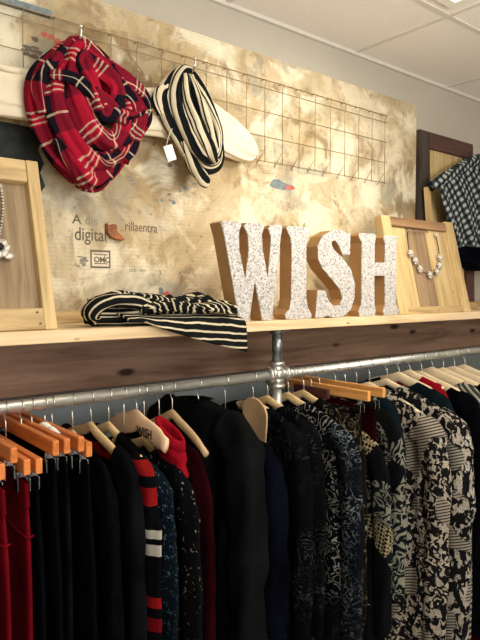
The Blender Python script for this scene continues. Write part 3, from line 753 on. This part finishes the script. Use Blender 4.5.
sweep(bm, catmull([(0.70,1.225,1.503),(0.76,1.218,1.508),(0.84,1.215,1.505),(0.915,1.205,1.508),(0.955,1.195,1.502)], 6), fold_prof(0.030, 0.012, 5, 0.12, 34, 2.2, 0.75), (0, 0, 1), uvl=True, twist=lambda t: 0.3 * math.sin(t * 6))
obj('middle_fold', bm, 'stripe4', fs, True)
bm = bmesh.new()
for i in range(7):
    x = 0.665 + i * 0.039
    tube(bm, [(x - 0.02, 1.245, 1.507), (x, 1.232, 1.530 - 0.004 * (i % 3)), (x + 0.02, 1.25, 1.537 - 0.002 * i), (x + 0.035, 1.275, 1.527)], 0.0075, 8)
sl = obj('puckered_folds', bm, 'stripe2', fs, True)
# tail sheet over the shelf edge
bm = bmesh.new(); uvl = bm.loops.layers.uv.verify()
NX, NZ = 30, 18; grid = []
th = 0.005
def tail(u, v):
    # u along x 0..1 ; v from the pile (0) out over the edge (1)
    x = 0.640 + u * 0.345 + v * 0.012
    over = 0.0 + max(0.0, u - 0.12) ** 0.75 * 0.085
    s = v * (0.055 + over)
    yy0 = 1.240; zz0 = SH + 0.030 - 0.012 * u
    flat = 0.045 + 0.008 * (1 - u)
    if s < flat: yv = yy0 - s * 1.05; zv = zz0 - 0.006 * (s / flat) ** 2 - (zz0 - SH - 0.010) * (s / flat) ** 3 * 0.3
    else:
        e = s - flat; yv = yy0 - flat * 1.05 - 0.007 * math.sin(min(1, e / 0.02) * PI / 2) - 0.002
        zv = zz0 - 0.006 - (zz0 - SH - 0.010) * 0.3 - e * 1.0
    yv -= 0.0035 * math.sin(u * 14 + v * 3) * v
    zv += 0.003 * math.sin(u * 9 + v * 4) * (1 - v)
    return Vector((x, yv, zv))
for i in range(NX + 1): grid.append([bm.verts.new(tail(i / NX, j / NZ)) for j in range(NZ + 1)])
for i in range(NX):
    for j in range(NZ):
        f = bm.faces.new((grid[i][j], grid[i + 1][j], grid[i + 1][j + 1], grid[i][j + 1]))
        def U(i, j): return ((j / NZ) * 0.115 * (0.55 + 0.45 * i / NX), i / NX * 0.4)
        for lp, uvv in zip(f.loops, (U(i, j), U(i + 1, j), U(i + 1, j + 1), U(i, j + 1))): lp[uvl].uv = uvv
o = obj('hanging_tail', bm, 'stripe3', fs, True)
md = o.modifiers.new('thick', 'SOLIDIFY'); md.thickness = 0.006

# check scarf and dark scarf on the right frame
cs = thing('check_scarf', 'black and grey checked scarf hanging over the tall dark frame', 'scarf', (2.45, 1.40, 1.95))
def sheet(edgeL, edgeR, NU, NV, yb, amp, kf, ph):
    """hanging cloth between two edge polylines (x, z), with folds running along them"""
    bm = bmesh.new(); L = catmull([(a, 0, b) for a, b in edgeL], 8); Rr = catmull([(a, 0, b) for a, b in edgeR], 8)
    rows = []
    for j in range(NV + 1):
        t = j / NV; l = L[min(len(L) - 1, round(t * (len(L) - 1)))]; r = Rr[min(len(Rr) - 1, round(t * (len(Rr) - 1)))]
        row = []
        for i in range(NU + 1):
            u = i / NU; p = l.lerp(r, u)
            f = math.sin(u * kf + ph + 0.8 * math.sin(t * 5)) + 0.5 * math.sin(u * kf * 2.3 - t * 3)
            row.append(bm.verts.new((p.x, yb - amp * f * (0.4 + 0.6 * t) - 0.012 * math.sin(t * PI), p.z + 0.006 * math.sin(u * kf) * t)))
        rows.append(row)
    for j in range(NV):
        for i in range(NU): bm.faces.new((rows[j][i], rows[j][i + 1], rows[j + 1][i + 1], rows[j + 1][i]))
    return bm
bm = sheet([(2.175, 1.985), (2.200, 1.925), (2.230, 1.855), (2.275, 1.760), (2.330, 1.680)], [(2.47, 2.115), (2.60, 2.085), (2.66, 1.98), (2.67, 1.86), (2.68, 1.72)], 46, 30, 1.398, 0.010, 19, 0.4)
o = obj('draped_cloth', bm, 'gingham', cs, True); md = o.modifiers.new('thick', 'SOLIDIFY'); md.thickness = 0.005
bm = bmesh.new()
sweep(bm, catmull([(2.148,1.408,1.968),(2.185,1.396,1.990),(2.240,1.390,2.018),(2.335,1.39,2.062),(2.430,1.395,2.102),(2.50,1.40,2.125)], 6), fold_prof(0.020, 0.013, 4, 0.15, 24, 1), (0, 1, 0))
obj('rolled_top', bm, 'gingham', cs, True)
ds = thing('dark_scarf', 'navy black scarf bunched below the checked one at the right edge', 'scarf', (2.56, 1.37, 1.66))
bm = bmesh.new()
sweep(bm, catmull([(2.31,1.405,1.700),(2.37,1.400,1.700),(2.54,1.40,1.682),(2.68,1.405,1.690)], 7), fold_prof(0.046, 0.040, 5, 0.12, 36, 2), (0, 1, 0), scale=lambda t: (0.35 + 0.75 * min(1, t * 2), 1))
obj('bundle', bm, 'navy', ds, True)
bm = bmesh.new(); tube(bm, [(2.33, 1.385, 1.712), (2.43, 1.366, 1.722), (2.62, 1.362, 1.73)], 0.012, 10); obj('rolled_edge', bm, 'navy', ds, True)

# ------------------------------------------------------------------ pipe rail
PZ, PY, PR = 1.309, 1.25, 0.0134
pr = thing('clothes_rail', 'galvanised pipe clothes rail with a cross fitting hung below the shelf', 'clothes rail', (1.16, PY, PZ))
px = 1.160
for a, b in ((-0.6, px - 0.022), (px + 0.022, 3.28)):
    bm = bmesh.new(); cyl(bm, (a, PY, PZ), (b, PY, PZ), PR, 28); obj('rail_pipe', bm, 'pipe', pr, True)
bm = bmesh.new(); cyl(bm, (px, PY, PZ + 0.022), (px, PY, SH - 0.032), PR + 0.0015, 28); obj('upper_post', bm, 'nipple', pr, True)
bm = bmesh.new(); cyl(bm, (px, PY, 0.0), (px, PY, PZ - 0.022), PR, 28); obj('lower_post', bm, 'pipe', pr, True)
bm = bmesh.new(); cyl(bm, (px, PY, SH - 0.040), (px, PY, SH - 0.028), 0.022, 28); cyl(bm, (px, PY, SH - 0.032), (px, PY, SH - 0.0275), 0.036, 32); obj('shelf_flange', bm, 'nipple', pr, True)
bm = bmesh.new()
for d in ((1, 0, 0), (-1, 0, 0), (0, 0, 1), (0, 0, -1)):
    d = Vector(d); c = Vector((px, PY, PZ))
    cyl(bm, c, c + d * 0.034, 0.0185, 28); cyl(bm, c + d * 0.027, c + d * 0.037, 0.0225, 28)
ball(bm, (px, PY, PZ), 0.022, 16)
obj('cross_fitting', bm, 'fit', pr, True)
for i, xx in enumerate((px + 0.048, px + 0.062, px + 0.085)):
    bm = bmesh.new(); cyl(bm, (xx, PY, PZ), (xx + 0.006, PY, PZ), 0.0165 - i * 0.0006, 24); obj('collar', bm, 'fit', pr, True)

# ------------------------------------------------------------------ hangers
HZ = 1.243       # top of hanger body
def hook_bm(x, z=None, lean=0.0, lift=0.0):
    bm = bmesh.new(); r = 0.0165
    pts = []
    for i in range(0, 12):
        a = R(-35 + 215 * i / 11.0)
        pts.append((x, PY - r * math.cos(a) * -1 * -1, PZ - 0.001 + r * math.sin(a)))
    pts = [(x, PY + 0.0155 * math.cos(R(a)), PZ - 0.001 + 0.0160 * math.sin(R(a))) for a in range(200, -41, -20)]
    pts += [(x + lean * 0.3, PY + 0.006, PZ - 0.024), (x + lean * 0.6, PY, PZ - 0.034), (x + lean, PY, HZ - 0.004 + lift)]
    sweep(bm, catmull(pts, 3), circ(0.0016, 6), (1, 0, 0.0))
    return bm
def arm_path(x, w=0.205, drop=0.062, bow=0.02, lift=0.0):
    pts = []
    for i in range(-8, 9):
        t = i / 8.0
        pts.append(Vector((x + bow * abs(t) ** 2, PY + w * t, HZ + lift - 0.008 - drop * abs(t) ** 1.35 + 0.008 * max(0, 1 - abs(t) * 5))))
    return pts
def wood_hanger(x, label, mat='palewood', h=0.012, group='shaped wooden hangers on the rail', w=0.205, drop=0.062, bow=0.02, tagtext=None, yaw=0.0, lift=0.0):
    t = thing('wooden_hanger', label, 'hanger', (x, PY, HZ), group)
    bm = bmesh.new()
    sweep(bm, arm_path(x, w, drop, bow, lift), [(0.0065 * math.cos(2 * PI * i / 12), h * math.sin(2 * PI * i / 12)) for i in range(12)], (0, 0, 1), scale=lambda s: (1, 1) if .12 < s < .88 else (1.0, 0.75))
    obj('shoulder_bar', bm, mat, t, True)
    obj('hook', hook_bm(x, lift=lift), 'chrome', t, True)
    if tagtext:
        obj('printed_mark', text_bm(tagtext, 0.030, (x - 0.0066, PY - 0.012, HZ - 0.033 + lift), rot=(PI / 2, 0, -PI / 2), squash=0.9, weight=0.0006), 'inkblack', t)
    t.rotation_euler = (0, 0, yaw)
    return t
def clip_hanger(x, label, mat='clipwood', w=0.19, dz=0.0, h=0.029, yaw=0.0, y0=None, hookx=0.0):
    t = thing('clip_hanger', label, 'hanger', (x, PY, HZ), 'straight wooden clip hangers on the rail')
    z1 = HZ + 0.014 + dz
    obj('wooden_bar', bx(x - 0.0065, x + 0.0065, PY - w, PY + w, z1 - h, z1), mat, t, bevel=0.0025)
    obj('hook', hook_bm(x, lean=hookx), 'chrome', t, True)
    for s in (-1, 1):
        yy = PY + s * (w - min(0.035, w * 0.3))
        bm = bmesh.new()
        box(bm, x - 0.0085, x + 0.0085, yy - 0.003, yy + 0.003, z1 - h - 0.012, z1 - h - 0.0005)
        box(bm, x - 0.010, x - 0.007, yy - 0.011, yy + 0.011, z1 - h - 0.036, z1 - h - 0.012)
        box(bm, x + 0.007, x + 0.010, yy - 0.011, yy + 0.011, z1 - h - 0.036, z1 - h - 0.012)
        tube(bm, [(x - 0.009, yy, z1 - h - 0.010), (x, yy - 0.007, z1 - h - 0.004), (x + 0.009, yy, z1 - h - 0.010)], 0.0016, 6)
        obj('clip', bm, 'clip', t, bevel=0.001)
    return t

# ------------------------------------------------------------------ garments
def garment(name, label, cat, x, mat, w=0.20, T=0.016, zb=0.55, flare=0.0, neckw=0.07, drop=0.055, sleeve=0.042, sl_out=0.02, sl_len=0.55, top=0.0, neckdip=0.03, fold=0.25, seed=0, group='garments hanging on the rail', slmat=None, extras=None, yaw=0.0, hem_out=0.0):
    t = thing(name, label, cat, (x, PY, HZ), group)
    zt0 = HZ + top + 0.006
    def ztop(yy):
        a = abs(yy)
        if a <= neckw: return zt0 - 0.062 * (neckw / 0.205) ** 1.35 - neckdip * (1 - (a / neckw) ** 2) ** 0.5
        q = (a - neckw) / max(1e-4, w - neckw); dn = 0.062 * (neckw / 0.205) ** 1.35; dw = 0.062 * (a / 0.205) ** 1.35
        return zt0 - dw - (drop - 0.055) * q - 0.045 * max(0, q - 0.70) ** 1.5 * 4
    bm = bmesh.new(); N = 64; Kz = 34; rings = []
    for k in range(Kz + 1):
        s = k / Kz; sp = s ** 1.5
        ring = []
        for i in range(N):
            a = 2 * PI * i / N
            cy, sx_ = math.cos(a), math.sin(a)
            y0 = w * math.copysign(abs(cy) ** 0.85, cy)
            zt = ztop(y0)
            z = zt + (zb - zt) * sp
            d = zt - z
            wid = 1.0 + flare * (d / 0.6) - 0.08 * math.sin(min(1, d / 0.35) * PI)
            thick = max(T * 0.35, 0.008) + T * (0.60 * min(1.0, (d / 0.06) ** 0.5 if d > 0 else 0)) + flare * 0.05 * d
            if k == 0:
                if abs(y0) < neckw: thick = max(T * 0.9, 0.010)
                else: thick = 0.002; z += 0.003
            f = math.sin(y0 * 42 + seed * 1.7 + (1 if sx_ > 0 else -1)) * 0.6 + math.sin(y0 * 95 + seed * 3.1 + z * 5) * 0.4 + 0.3 * math.sin(z * 21 + y0 * 30 + seed)
            fx = fold * 1.5 * T * f * min(1.0, d / 0.10)
            ring.append(bm.verts.new((x + thick * math.copysign(abs(sx_) ** 0.6, sx_) + fx, PY + y0 * wid - hem_out * (d / 0.6), z)))
        rings.append(ring)
    for k in range(Kz):
        for i in range(N):
            bm.faces.new((rings[k][i], rings[k][(i + 1) % N], rings[k + 1][(i + 1) % N], rings[k + 1][i]))
    obj('body', bm, mat, t, True)
    if sleeve:
        for sgn in (-1, 1):
            bm = bmesh.new()
            zs = ztop(w * 0.92)
            path = catmull([(x, PY + sgn * (w - 0.055), zs - 0.018), (x - 0.002, PY + sgn * (w - 0.012), zs - 0.036), (x - 0.004, PY + sgn * (w + sl_out * 0.6), zs - 0.11), (x - 0.003, PY + sgn * (w + sl_out), zs - 0.25), (x, PY + sgn * (w + sl_out * 0.9), zs - 0.4), (x + 0.003, PY + sgn * (w + sl_out * 0.8), zs - sl_len)], 7)
            def prof(tt, seed=seed, sgn=sgn):
                out = []
                for i in range(22):
                    a = 2 * PI * i / 22
                    r = 1 + fold * 0.75 * (math.sin(4 * a + seed + 5 * tt) * 0.5 + 0.4 * math.sin(3 * a - seed + 22 * tt) + 0.35 * math.sin(2 * a + 41 * tt + seed * 2) * math.sin(9 * tt + seed)) * min(1, 0.3 + tt * 3)
                    ta = 1 - 0.22 * tt
                    out.append((sleeve * ta * r * math.cos(a), (T * 1.1 + 0.004) * ta * r * math.sin(a)))
                return out
            sweep(bm, path, prof, (1, 0, 0.001))
            obj('sleeve', bm, slmat or mat, t, True)
    if extras: extras(t)
    t.rotation_euler = (0, 0, yaw)
    return t
def trousers(name, label, cat, x, mat, w=0.18, zb=0.5, T=0.006, seed=0, group='bottoms clipped to the rail hangers', legs=True, dz=0.0, out=0.0, belt=False, flare=0.0):
    t = thing(name, label, cat, (x, PY, HZ), group)
    zt = HZ + 0.014 - 0.029 - 0.016 + dz
    bm = bmesh.new(); N = 40; K = 18; rings = []
    for k in range(K + 1):
        s = k / K; z = zt + (zb - zt) * s ** 1.2; d = zt - z
        ring = []
        for i in range(N):
            a = 2 * PI * i / N; cy, sx_ = math.cos(a), math.sin(a)
            yy = w * math.copysign(abs(cy) ** 0.7, cy) * (1 + (0.10 + flare) * min(1, d / 0.2)) - out * min(1, d / 0.5)
            th = T * (0.6 + min(1, d / 0.08)) * (1 + flare)
            fx = 0.35 * T * math.sin(yy * 45 + seed * 2 + z * 4) * min(1, d / 0.1)
            ring.append(bm.verts.new((x + th * math.copysign(abs(sx_) ** 0.6, sx_) + fx, PY + yy, z)))
        rings.append(ring)
    for k in range(K):
        for i in range(N): bm.faces.new((rings[k][i], rings[k][(i + 1) % N], rings[k + 1][(i + 1) % N], rings[k + 1][i]))
    bm.faces.new(rings[0]); bm.faces.new(rings[-1][::-1])
    obj('legs' if legs else 'skirt_panel', bm, mat, t, True)
    if belt:
        bm = bmesh.new(); N = 40; rr = []
        for z, e in ((zt + 0.001, 1.02), (zt - 0.042, 1.055)):
            rr.append([bm.verts.new((x + (T * 1.45) * math.copysign(abs(math.sin(2 * PI * i / N)) ** 0.5, math.sin(2 * PI * i / N)), PY + w * e * math.copysign(abs(math.cos(2 * PI * i / N)) ** 0.6, math.cos(2 * PI * i / N)), z)) for i in range(N)])
        for i in range(N): bm.faces.new((rr[0][i], rr[0][(i + 1) % N], rr[1][(i + 1) % N], rr[1][i]))
        obj('waistband', bm, mat, t, True)
        bm = bmesh.new()
        tube(bm, [(x - T * 1.75, PY - w * 0.55, zt - 0.085), (x - T * 1.7, PY - w * 0.85, zt - 0.092), (x - T * 1.0, PY - w * 1.085, zt - 0.094), (x + T, PY - w * 1.08, zt - 0.094)], 0.0022, 6)
        obj('pocket_seam', bm, mat, t, True)
    return t

# ---- left group
garment('long_tunic', 'grey stone printed long tunic hanging at the lower left corner', 'tunic', 0.290, 'greyblob', w=0.20, T=0.008, flare=0.55, hem_out=0.03, seed=1, zb=0.5, sleeve=0)
wood_hanger(0.290, 'wooden hanger of the grey stone printed tunic at the far left', bow=0.01)
CG = [
    # x, dz, label hanger, bottoms...
    (0.334, -0.012, 'orange clip hanger lowest at the left edge above the red trousers', ('trousers', 'red trousers nearest the left edge of the photo', 'trousers', 'red', True, 0.185)),
    (0.356, 0.014, 'orange clip hanger with thick bar end over the first red trousers', None),
    (0.379, -0.012, 'orange clip hanger just right of the red trousers, shorter end in shadow', ('trousers', 'second red trousers, partly hidden behind the first pair', 'trousers', 'red', True, 0.175)),
    (0.401, -0.014, 'orange clip hanger third in the low row at left', ('black_trousers', 'plain black trousers just right of the red ones', 'trousers', 'black', False, 0.172)),
    (0.433, 0.014, 'longest orange clip hanger running in front of the others', ('black_skirt', 'plain black skirt hung from the longest orange bar', 'skirt', 'black', False, 0.178)),
    (0.455, 0.014, 'orange clip hanger directly behind the longest bar', ('black_trousers', 'plain black trousers hung behind the black skirt', 'trousers', 'black2', False, 0.178)),
    (0.483, 0.013, 'upper orange clip hanger before the pale curved hangers', None),
    (0.499, 0.000, 'lower orange clip hanger with bright clip before the pale curved hangers', ('black_trousers', 'plain black trousers before the pale curved hangers', 'trousers', 'black', False, 0.180)),
]
for i, (x, dz, lab, gm) in enumerate(CG):
    clip_hanger(x, lab, 'clipwood', 0.182, dz, hookx=0.0)
    if gm: trousers(gm[0], gm[1], gm[2], x, gm[3], w=gm[5], seed=i, dz=dz, belt=gm[4], zb=0.55)
# tiny cream lace trim peeking above the bars
tag(obj('lace_trim', (lambda b: (tube(b, [(0.462, 1.23, 1.262), (0.468, 1.21, 1.270), (0.472, 1.19, 1.262), (0.466, 1.17, 1.268), (0.470, 1.15, 1.260)], 0.007, 8), b)[1])(bmesh.new()), 'white', loc=(0.467, 1.19, 1.26), smooth=True), 'small frilled white trim peeking above the orange bars', 'trim piece')

def G(x, kind, label, cat, mat, hl=None, hmat='palewood', **k):
    hk = {a: k.pop(a) for a in list(k) if a in ('bow', 'hh', 'tagtext')}
    lift = k.get('top', 0.0)
    garment(kind, label, cat, x, mat, **k)
    if hl: wood_hanger(x, hl, hmat, h=hk.get('hh', 0.012), bow=hk.get('bow', 0.0), w=min(0.2, k.get('w', .2) - 0.02), drop=0.062 * (min(0.2, k.get('w', .2) - 0.02) / 0.205) ** 1.35, tagtext=hk.get('tagtext'), lift=lift if lift < 0.012 else 0.0)
G(0.545, 'black_shirt', 'plain black shirt left of the first pale curved hanger', 'shirt', 'black', 'pale hanger mostly hidden behind the orange bars', seed=2, w=0.160, T=0.012, top=-0.012)
G(0.589, 'black_dress', 'black dress under the first pale curved hanger', 'dress', 'charc', 'pale curved hanger nearest the orange clip hangers', seed=3, w=0.175, T=0.012, neckw=0.135, neckdip=0.05)
G(0.633, 'striped_dress', 'black dress with red and white bars on its sleeve', 'dress', 'bars', 'second pale curved hanger, right of the orange bars', seed=4, w=0.165, T=0.012, neckw=0.055, neckdip=0.05, sl_len=0.6, top=-0.006)
G(0.672, 'sequin_blouse', 'dark teal sequinned blouse behind the red and white barred dress', 'blouse', 'sequin', 'pale hanger inside the teal sequinned blouse', seed=5, w=0.168, T=0.012, top=-0.045, neckw=0.05)
wood_hanger(0.706, 'wide peach hanger printed WISH beside the crimson collar', 'peach_h', h=0.026, w=0.13, bow=0.0, tagtext='WISH', drop=0.030)
G(0.726, 'floral_blouse', 'black blouse with tiny pale flowers beside the teal sequinned one', 'blouse', 'star', 'low pale hanger inside the tiny flowered blouse', seed=6, w=0.180, T=0.012, neckw=0.05, top=-0.055)
def collar(t):
    bm = bmesh.new(); N = 28; rings = []; cx_ = 0.738
    for (dz_, ry, rx) in ((-0.052, 0.070, 0.021), (-0.036, 0.056, 0.019), (-0.026, 0.060, 0.023), (-0.014, 0.058, 0.022), (-0.009, 0.051, 0.018), (-0.002, 0.056, 0.021), (0.012, 0.055, 0.021), (0.017, 0.048, 0.015), (0.008, 0.044, 0.011), (-0.03, 0.042, 0.010)):
        rings.append([bm.verts.new((cx_ + rx * math.sin(2 * PI * i / N), PY - 0.095 + ry * math.cos(2 * PI * i / N), HZ - 0.026 + dz_ + 0.42 * ry * math.cos(2 * PI * i / N))) for i in range(N)])
    for a, b in zip(rings, rings[1:]):
        for i in range(N): bm.faces.new((a[i], a[(i + 1) % N], b[(i + 1) % N], b[i]))
    o = obj('roll_collar', bm, 'redknit', t, True); o['label'] = 'crimson roll collar'
G(0.768, 'sweater', 'dark wine sweater with a crimson roll collar', 'sweater', 'wine', 'pale hanger inside the crimson roll collar', seed=7, w=0.170, T=0.012, extras=collar, neckw=0.05, hh=0.010, top=-0.02)
wood_hanger(0.806, 'bare golden curved hanger in front of the big black jacket', 'tan_h', h=0.012, bow=-0.005, w=0.15)
G(0.885, 'puffer_jacket', 'bulky black jacket with high rounded shoulders left of the pipe post', 'jacket', 'quilt', 'hanger inside the bulky black jacket', seed=8, w=0.178, T=0.036, top=0.028, neckw=0.03, neckdip=0.0, drop=0.040, sleeve=0.055, fold=0.35)
G(0.972, 'navy_jacket', 'navy black jacket between the bulky jacket and the pipe post', 'jacket', 'navy', 'hanger inside the navy black jacket', seed=9, w=0.170, T=0.026, top=-0.035, neckw=0.04, neckdip=0.01, drop=0.06, sleeve=0.050, fold=0.35)
def lining(t):
    bm = bmesh.new(); pts = catmull([(1.275, 0, 1.210), (1.268, 0, 1.243), (1.24, 0, 1.257), (1.205, 0, 1.252), (1.175, 0, 1.228), (1.172, 0, 1.19), (1.182, 0, 1.100), (1.205, 0, 1.145), (1.24, 0, 1.175)], 5, True)
    a = [bm.verts.new((1.046 + 0.008 * math.cos((p.x - 1.24) * 18), p.x, p.z)) for p in pts]; b = [bm.verts.new((v.co.x + 0.006, v.co.y, v.co.z)) for v in a]
    n = len(a); bm.faces.new(a); bm.faces.new(b[::-1])
    for i in range(n): bm.faces.new((a[i], a[(i + 1) % n], b[(i + 1) % n], b[i]))
    o = obj('neck_lining', bm, 'tan_h', t, False, bevel=0.002); o['label'] = 'plain tan neck lining'
G(1.070, 'lace_cardigan', 'black lace patterned cardigan with tan lining at its neck by the post', 'cardigan', 'lace', None, seed=10, w=0.17, T=0.018, neckw=0.06, neckdip=0.04, extras=lining)
wood_hanger(1.070, 'pale hanger of the cardigan with tan lining at the post', bow=0.0, w=0.14, drop=0.037)
# ---- right group
G(1.124, 'printed_cardigan', 'black cardigan with faint scroll print just right of the post', 'cardigan', 'lace', 'pale hanger closest to the right of the pipe post', seed=11, w=0.165, neckw=0.06)
G(1.205, 'printed_cardigan', 'black cardigan with grey curling print on shoulder and sleeve', 'cardigan', 'curlfade', 'pale hanger in the grey curl printed cardigan', seed=12, w=0.220, sl_out=0.025, slmat='bluecurl', neckw=0.060)
G(1.268, 'baroque_blouse', 'black blouse with tan baroque scrolls below the golden bars', 'blouse', 'baroque', 'pale hanger in the tan scroll printed blouse', seed=13, w=0.185, neckw=0.06)
clip_hanger(1.300, 'dark maroon clip hanger between the post and golden bars', 'darkh', 0.07, 0.004)
trousers('black_skirt', 'black skirt on the dark maroon clip hanger', 'skirt', 1.300, 'black', w=0.06, seed=22, legs=False, zb=0.7)
clip_hanger(1.336, 'nearer of the two golden clip hangers right of the post', 'clipwood2', 0.190, 0.010)
trousers('printed_skirt', 'dark printed skirt clipped to the nearer golden bar', 'skirt', 1.336, 'baroque', w=0.160, seed=20, legs=False, zb=0.5)
clip_hanger(1.408, 'farther of the two golden clip hangers right of the post', 'clipwood2', 0.186, 0.012)
trousers('wine_skirt', 'wine red skirt showing between the dark prints', 'skirt', 1.408, 'wine', w=0.150, seed=21, legs=False, zb=0.4)
G(1.372, 'blouse', 'dark blouse with gold check and paisley patches', 'blouse', 'patch', None, seed=14, w=0.195, top=-0.075, neckw=0.06, T=0.012, zb=0.4, sleeve=0.036)
G(1.455, 'paisley_blouse', 'black and olive patchwork blouse left of the cream prints', 'blouse', 'patch2', 'pale hanger of the olive patchwork blouse', seed=15, w=0.175, top=-0.012, zb=0.4, neckw=0.05)
G(1.51, 'teal_blouse', 'plain dark teal blouse with a folded collar', 'blouse', 'teal', 'pale hanger of the plain dark teal blouse', seed=16, w=0.13, top=-0.004, zb=0.5)
G(1.575, 'printed_dress', 'cream and black leaf print dress, left of the two', 'dress', 'creamA', 'cream hanger of the left cream print dress', 'cream_h', seed=17, w=0.235, T=0.024, drop=0.065, top=-0.006, sleeve=0.050, zb=0.3, neckw=0.05, sl_len=0.75)
G(1.668, 'printed_dress', 'cream and black animal print dress, right of the two', 'dress', 'creamB', 'cream hanger of the right cream print dress', 'cream_h', seed=18, w=0.255, T=0.028, drop=0.060, top=-0.004, sleeve=0.054, zb=0.3, neckw=0.05, sl_len=0.8)
G(1.735, 'teal_jacket', 'dark teal jacket whose collar tops the cream animal print', 'jacket', 'teal', 'cream hanger in the dark teal jacket', 'cream_h', seed=19, w=0.18, neckw=0.07, top=0.008, hh=0.018, zb=0.3)
G(1.800, 'red_sweater', 'bright crimson knit showing only its shoulder near the right', 'sweater', 'redknit', 'cream hanger in the bright crimson knit', 'cream_h', seed=20, w=0.150, neckw=0.05, top=0.010, zb=0.8, sleeve=0, hh=0.018)
G(1.870, 'black_dress', 'long black dress right of the crimson knit', 'dress', 'black', 'cream hanger in the long black dress', 'cream_h', seed=21, w=0.200, neckw=0.12, top=-0.004, hh=0.020, zb=0.3)
G(1.940, 'striped_cardigan', 'grey and black striped cardigan at the right edge', 'cardigan', 'greystripe', 'cream hanger in the striped grey cardigan', 'cream_h', seed=22, w=0.170, neckw=0.11, top=0.004, hh=0.022, zb=0.3)
G(2.010, 'black_shirt', 'black shirt hanging after the grey striped cardigan', 'shirt', 'black2', 'cream hanger following the striped cardigan', 'cream_h', seed=23, w=0.19, neckw=0.13, top=-0.004, hh=0.022, zb=0.3)
G(2.085, 'wine_shirt', 'wine red shirt second from last at the right edge', 'shirt', 'wine', 'cream hanger second from last at the right edge', 'cream_h', seed=24, w=0.19, neckw=0.14, top=-0.004, hh=0.022, zb=0.2)
G(2.160, 'navy_shirt', 'navy black shirt at the right end of the visible rail', 'shirt', 'navy', 'cream hanger last at the right end of the rail', 'cream_h', seed=25, w=0.19, neckw=0.14, top=-0.004, hh=0.022, zb=0.2)
G(2.240, 'floral_shirt', 'dark flowered shirt cut by the right edge of the photo', 'shirt', 'star', None, seed=26, w=0.19, neckw=0.12, top=0.0, zb=0.2)
G(2.330, 'black_coat', 'long black coat just beyond the dark flowered shirt', 'coat', 'black', None, seed=27, w=0.22, neckw=0.12, top=0.0, zb=0.15)

# ------------------------------------------------------------------ lights
def area(name, loc, tgt, sx, sy, power, col, spread=PI):
    l = bpy.data.lights.new(name, 'AREA'); l.shape = 'RECTANGLE'; l.size = sx; l.size_y = sy; l.energy = power; l.color = col; l.spread = spread
    o = bpy.data.objects.new(name, l); COL.objects.link(o); o.location = loc
    o.rotation_euler = (Vector(tgt) - Vector(loc)).to_track_quat('-Z', 'Y').to_euler()
    return o
WARM = (1.0, 0.82, 0.58)
# shop spotlight aimed at the display wall
def spot(name, loc, tgt, power, ang, blend, rad, col):
    l = bpy.data.lights.new(name, 'SPOT'); l.energy = power; l.spot_size = R(ang); l.spot_blend = blend; l.shadow_soft_size = rad; l.color = col
    o = bpy.data.objects.new(name, l); COL.objects.link(o); o.location = loc
    o.rotation_euler = (Vector(tgt) - Vector(loc)).to_track_quat('-Z', 'Y').to_euler()
spot('display_spot', (1.75, 0.15, 2.36), (1.45, 1.48, 1.76), 44, 56, 1.0, 0.06, (1.0, 0.90, 0.74))
spot('added_shelf_fill', (0.30, -1.3, 2.30), (0.95, 1.45, 1.72), 16, 42, 1.0, 0.08, (1.0, 0.93, 0.80))  # added fill for shelf and boards, kept off the clothes; no fixture behind it
area('ceiling_panel_light', (0.2, -1.2, H - 0.03), (0.2, -1.2, 0), 1.2, 0.6, 38, (1.0, 0.95, 0.85))
area('added_uplight', (1.0, -0.4, 1.75), (1.1, -0.3, H), 0.6, 0.6, 37, (1.0, 0.98, 0.94))  # added light without a fixture, lifts the ceiling brightness
area('added_front_fill', (0.4, -2.5, 1.7), (1.2, 1.5, 2.2), 2.4, 1.4, 48, (0.97, 0.98, 1.0))  # added frontal fill from behind the camera; the wall there has no opening

w = bpy.data.worlds.new('World'); S.world = w; w.use_nodes = True
w.node_tree.nodes['Background'].inputs[0].default_value = (0.9, 0.85, 0.8, 1); w.node_tree.nodes['Background'].inputs[1].default_value = 0.02

# ------------------------------------------------------------------ camera
cam = bpy.data.cameras.new('Camera'); co = bpy.data.objects.new('Camera', cam); COL.objects.link(co)
cam.sensor_fit = 'HORIZONTAL'; cam.sensor_width = 36.0; cam.lens = 600 / 480 * 36.0
cam.clip_start = 0.02
co.location = (0, 0, 1.55)
co.rotation_euler = (PI / 2 - math.atan(30 / 600.0), 0, -R(39.3))
S.camera = co
S.view_settings.view_transform = 'Standard'; S.view_settings.look = 'None'
S.view_settings.gamma = 1.0; S.view_settings.use_curve_mapping = False
S.view_settings.exposure = 0.0
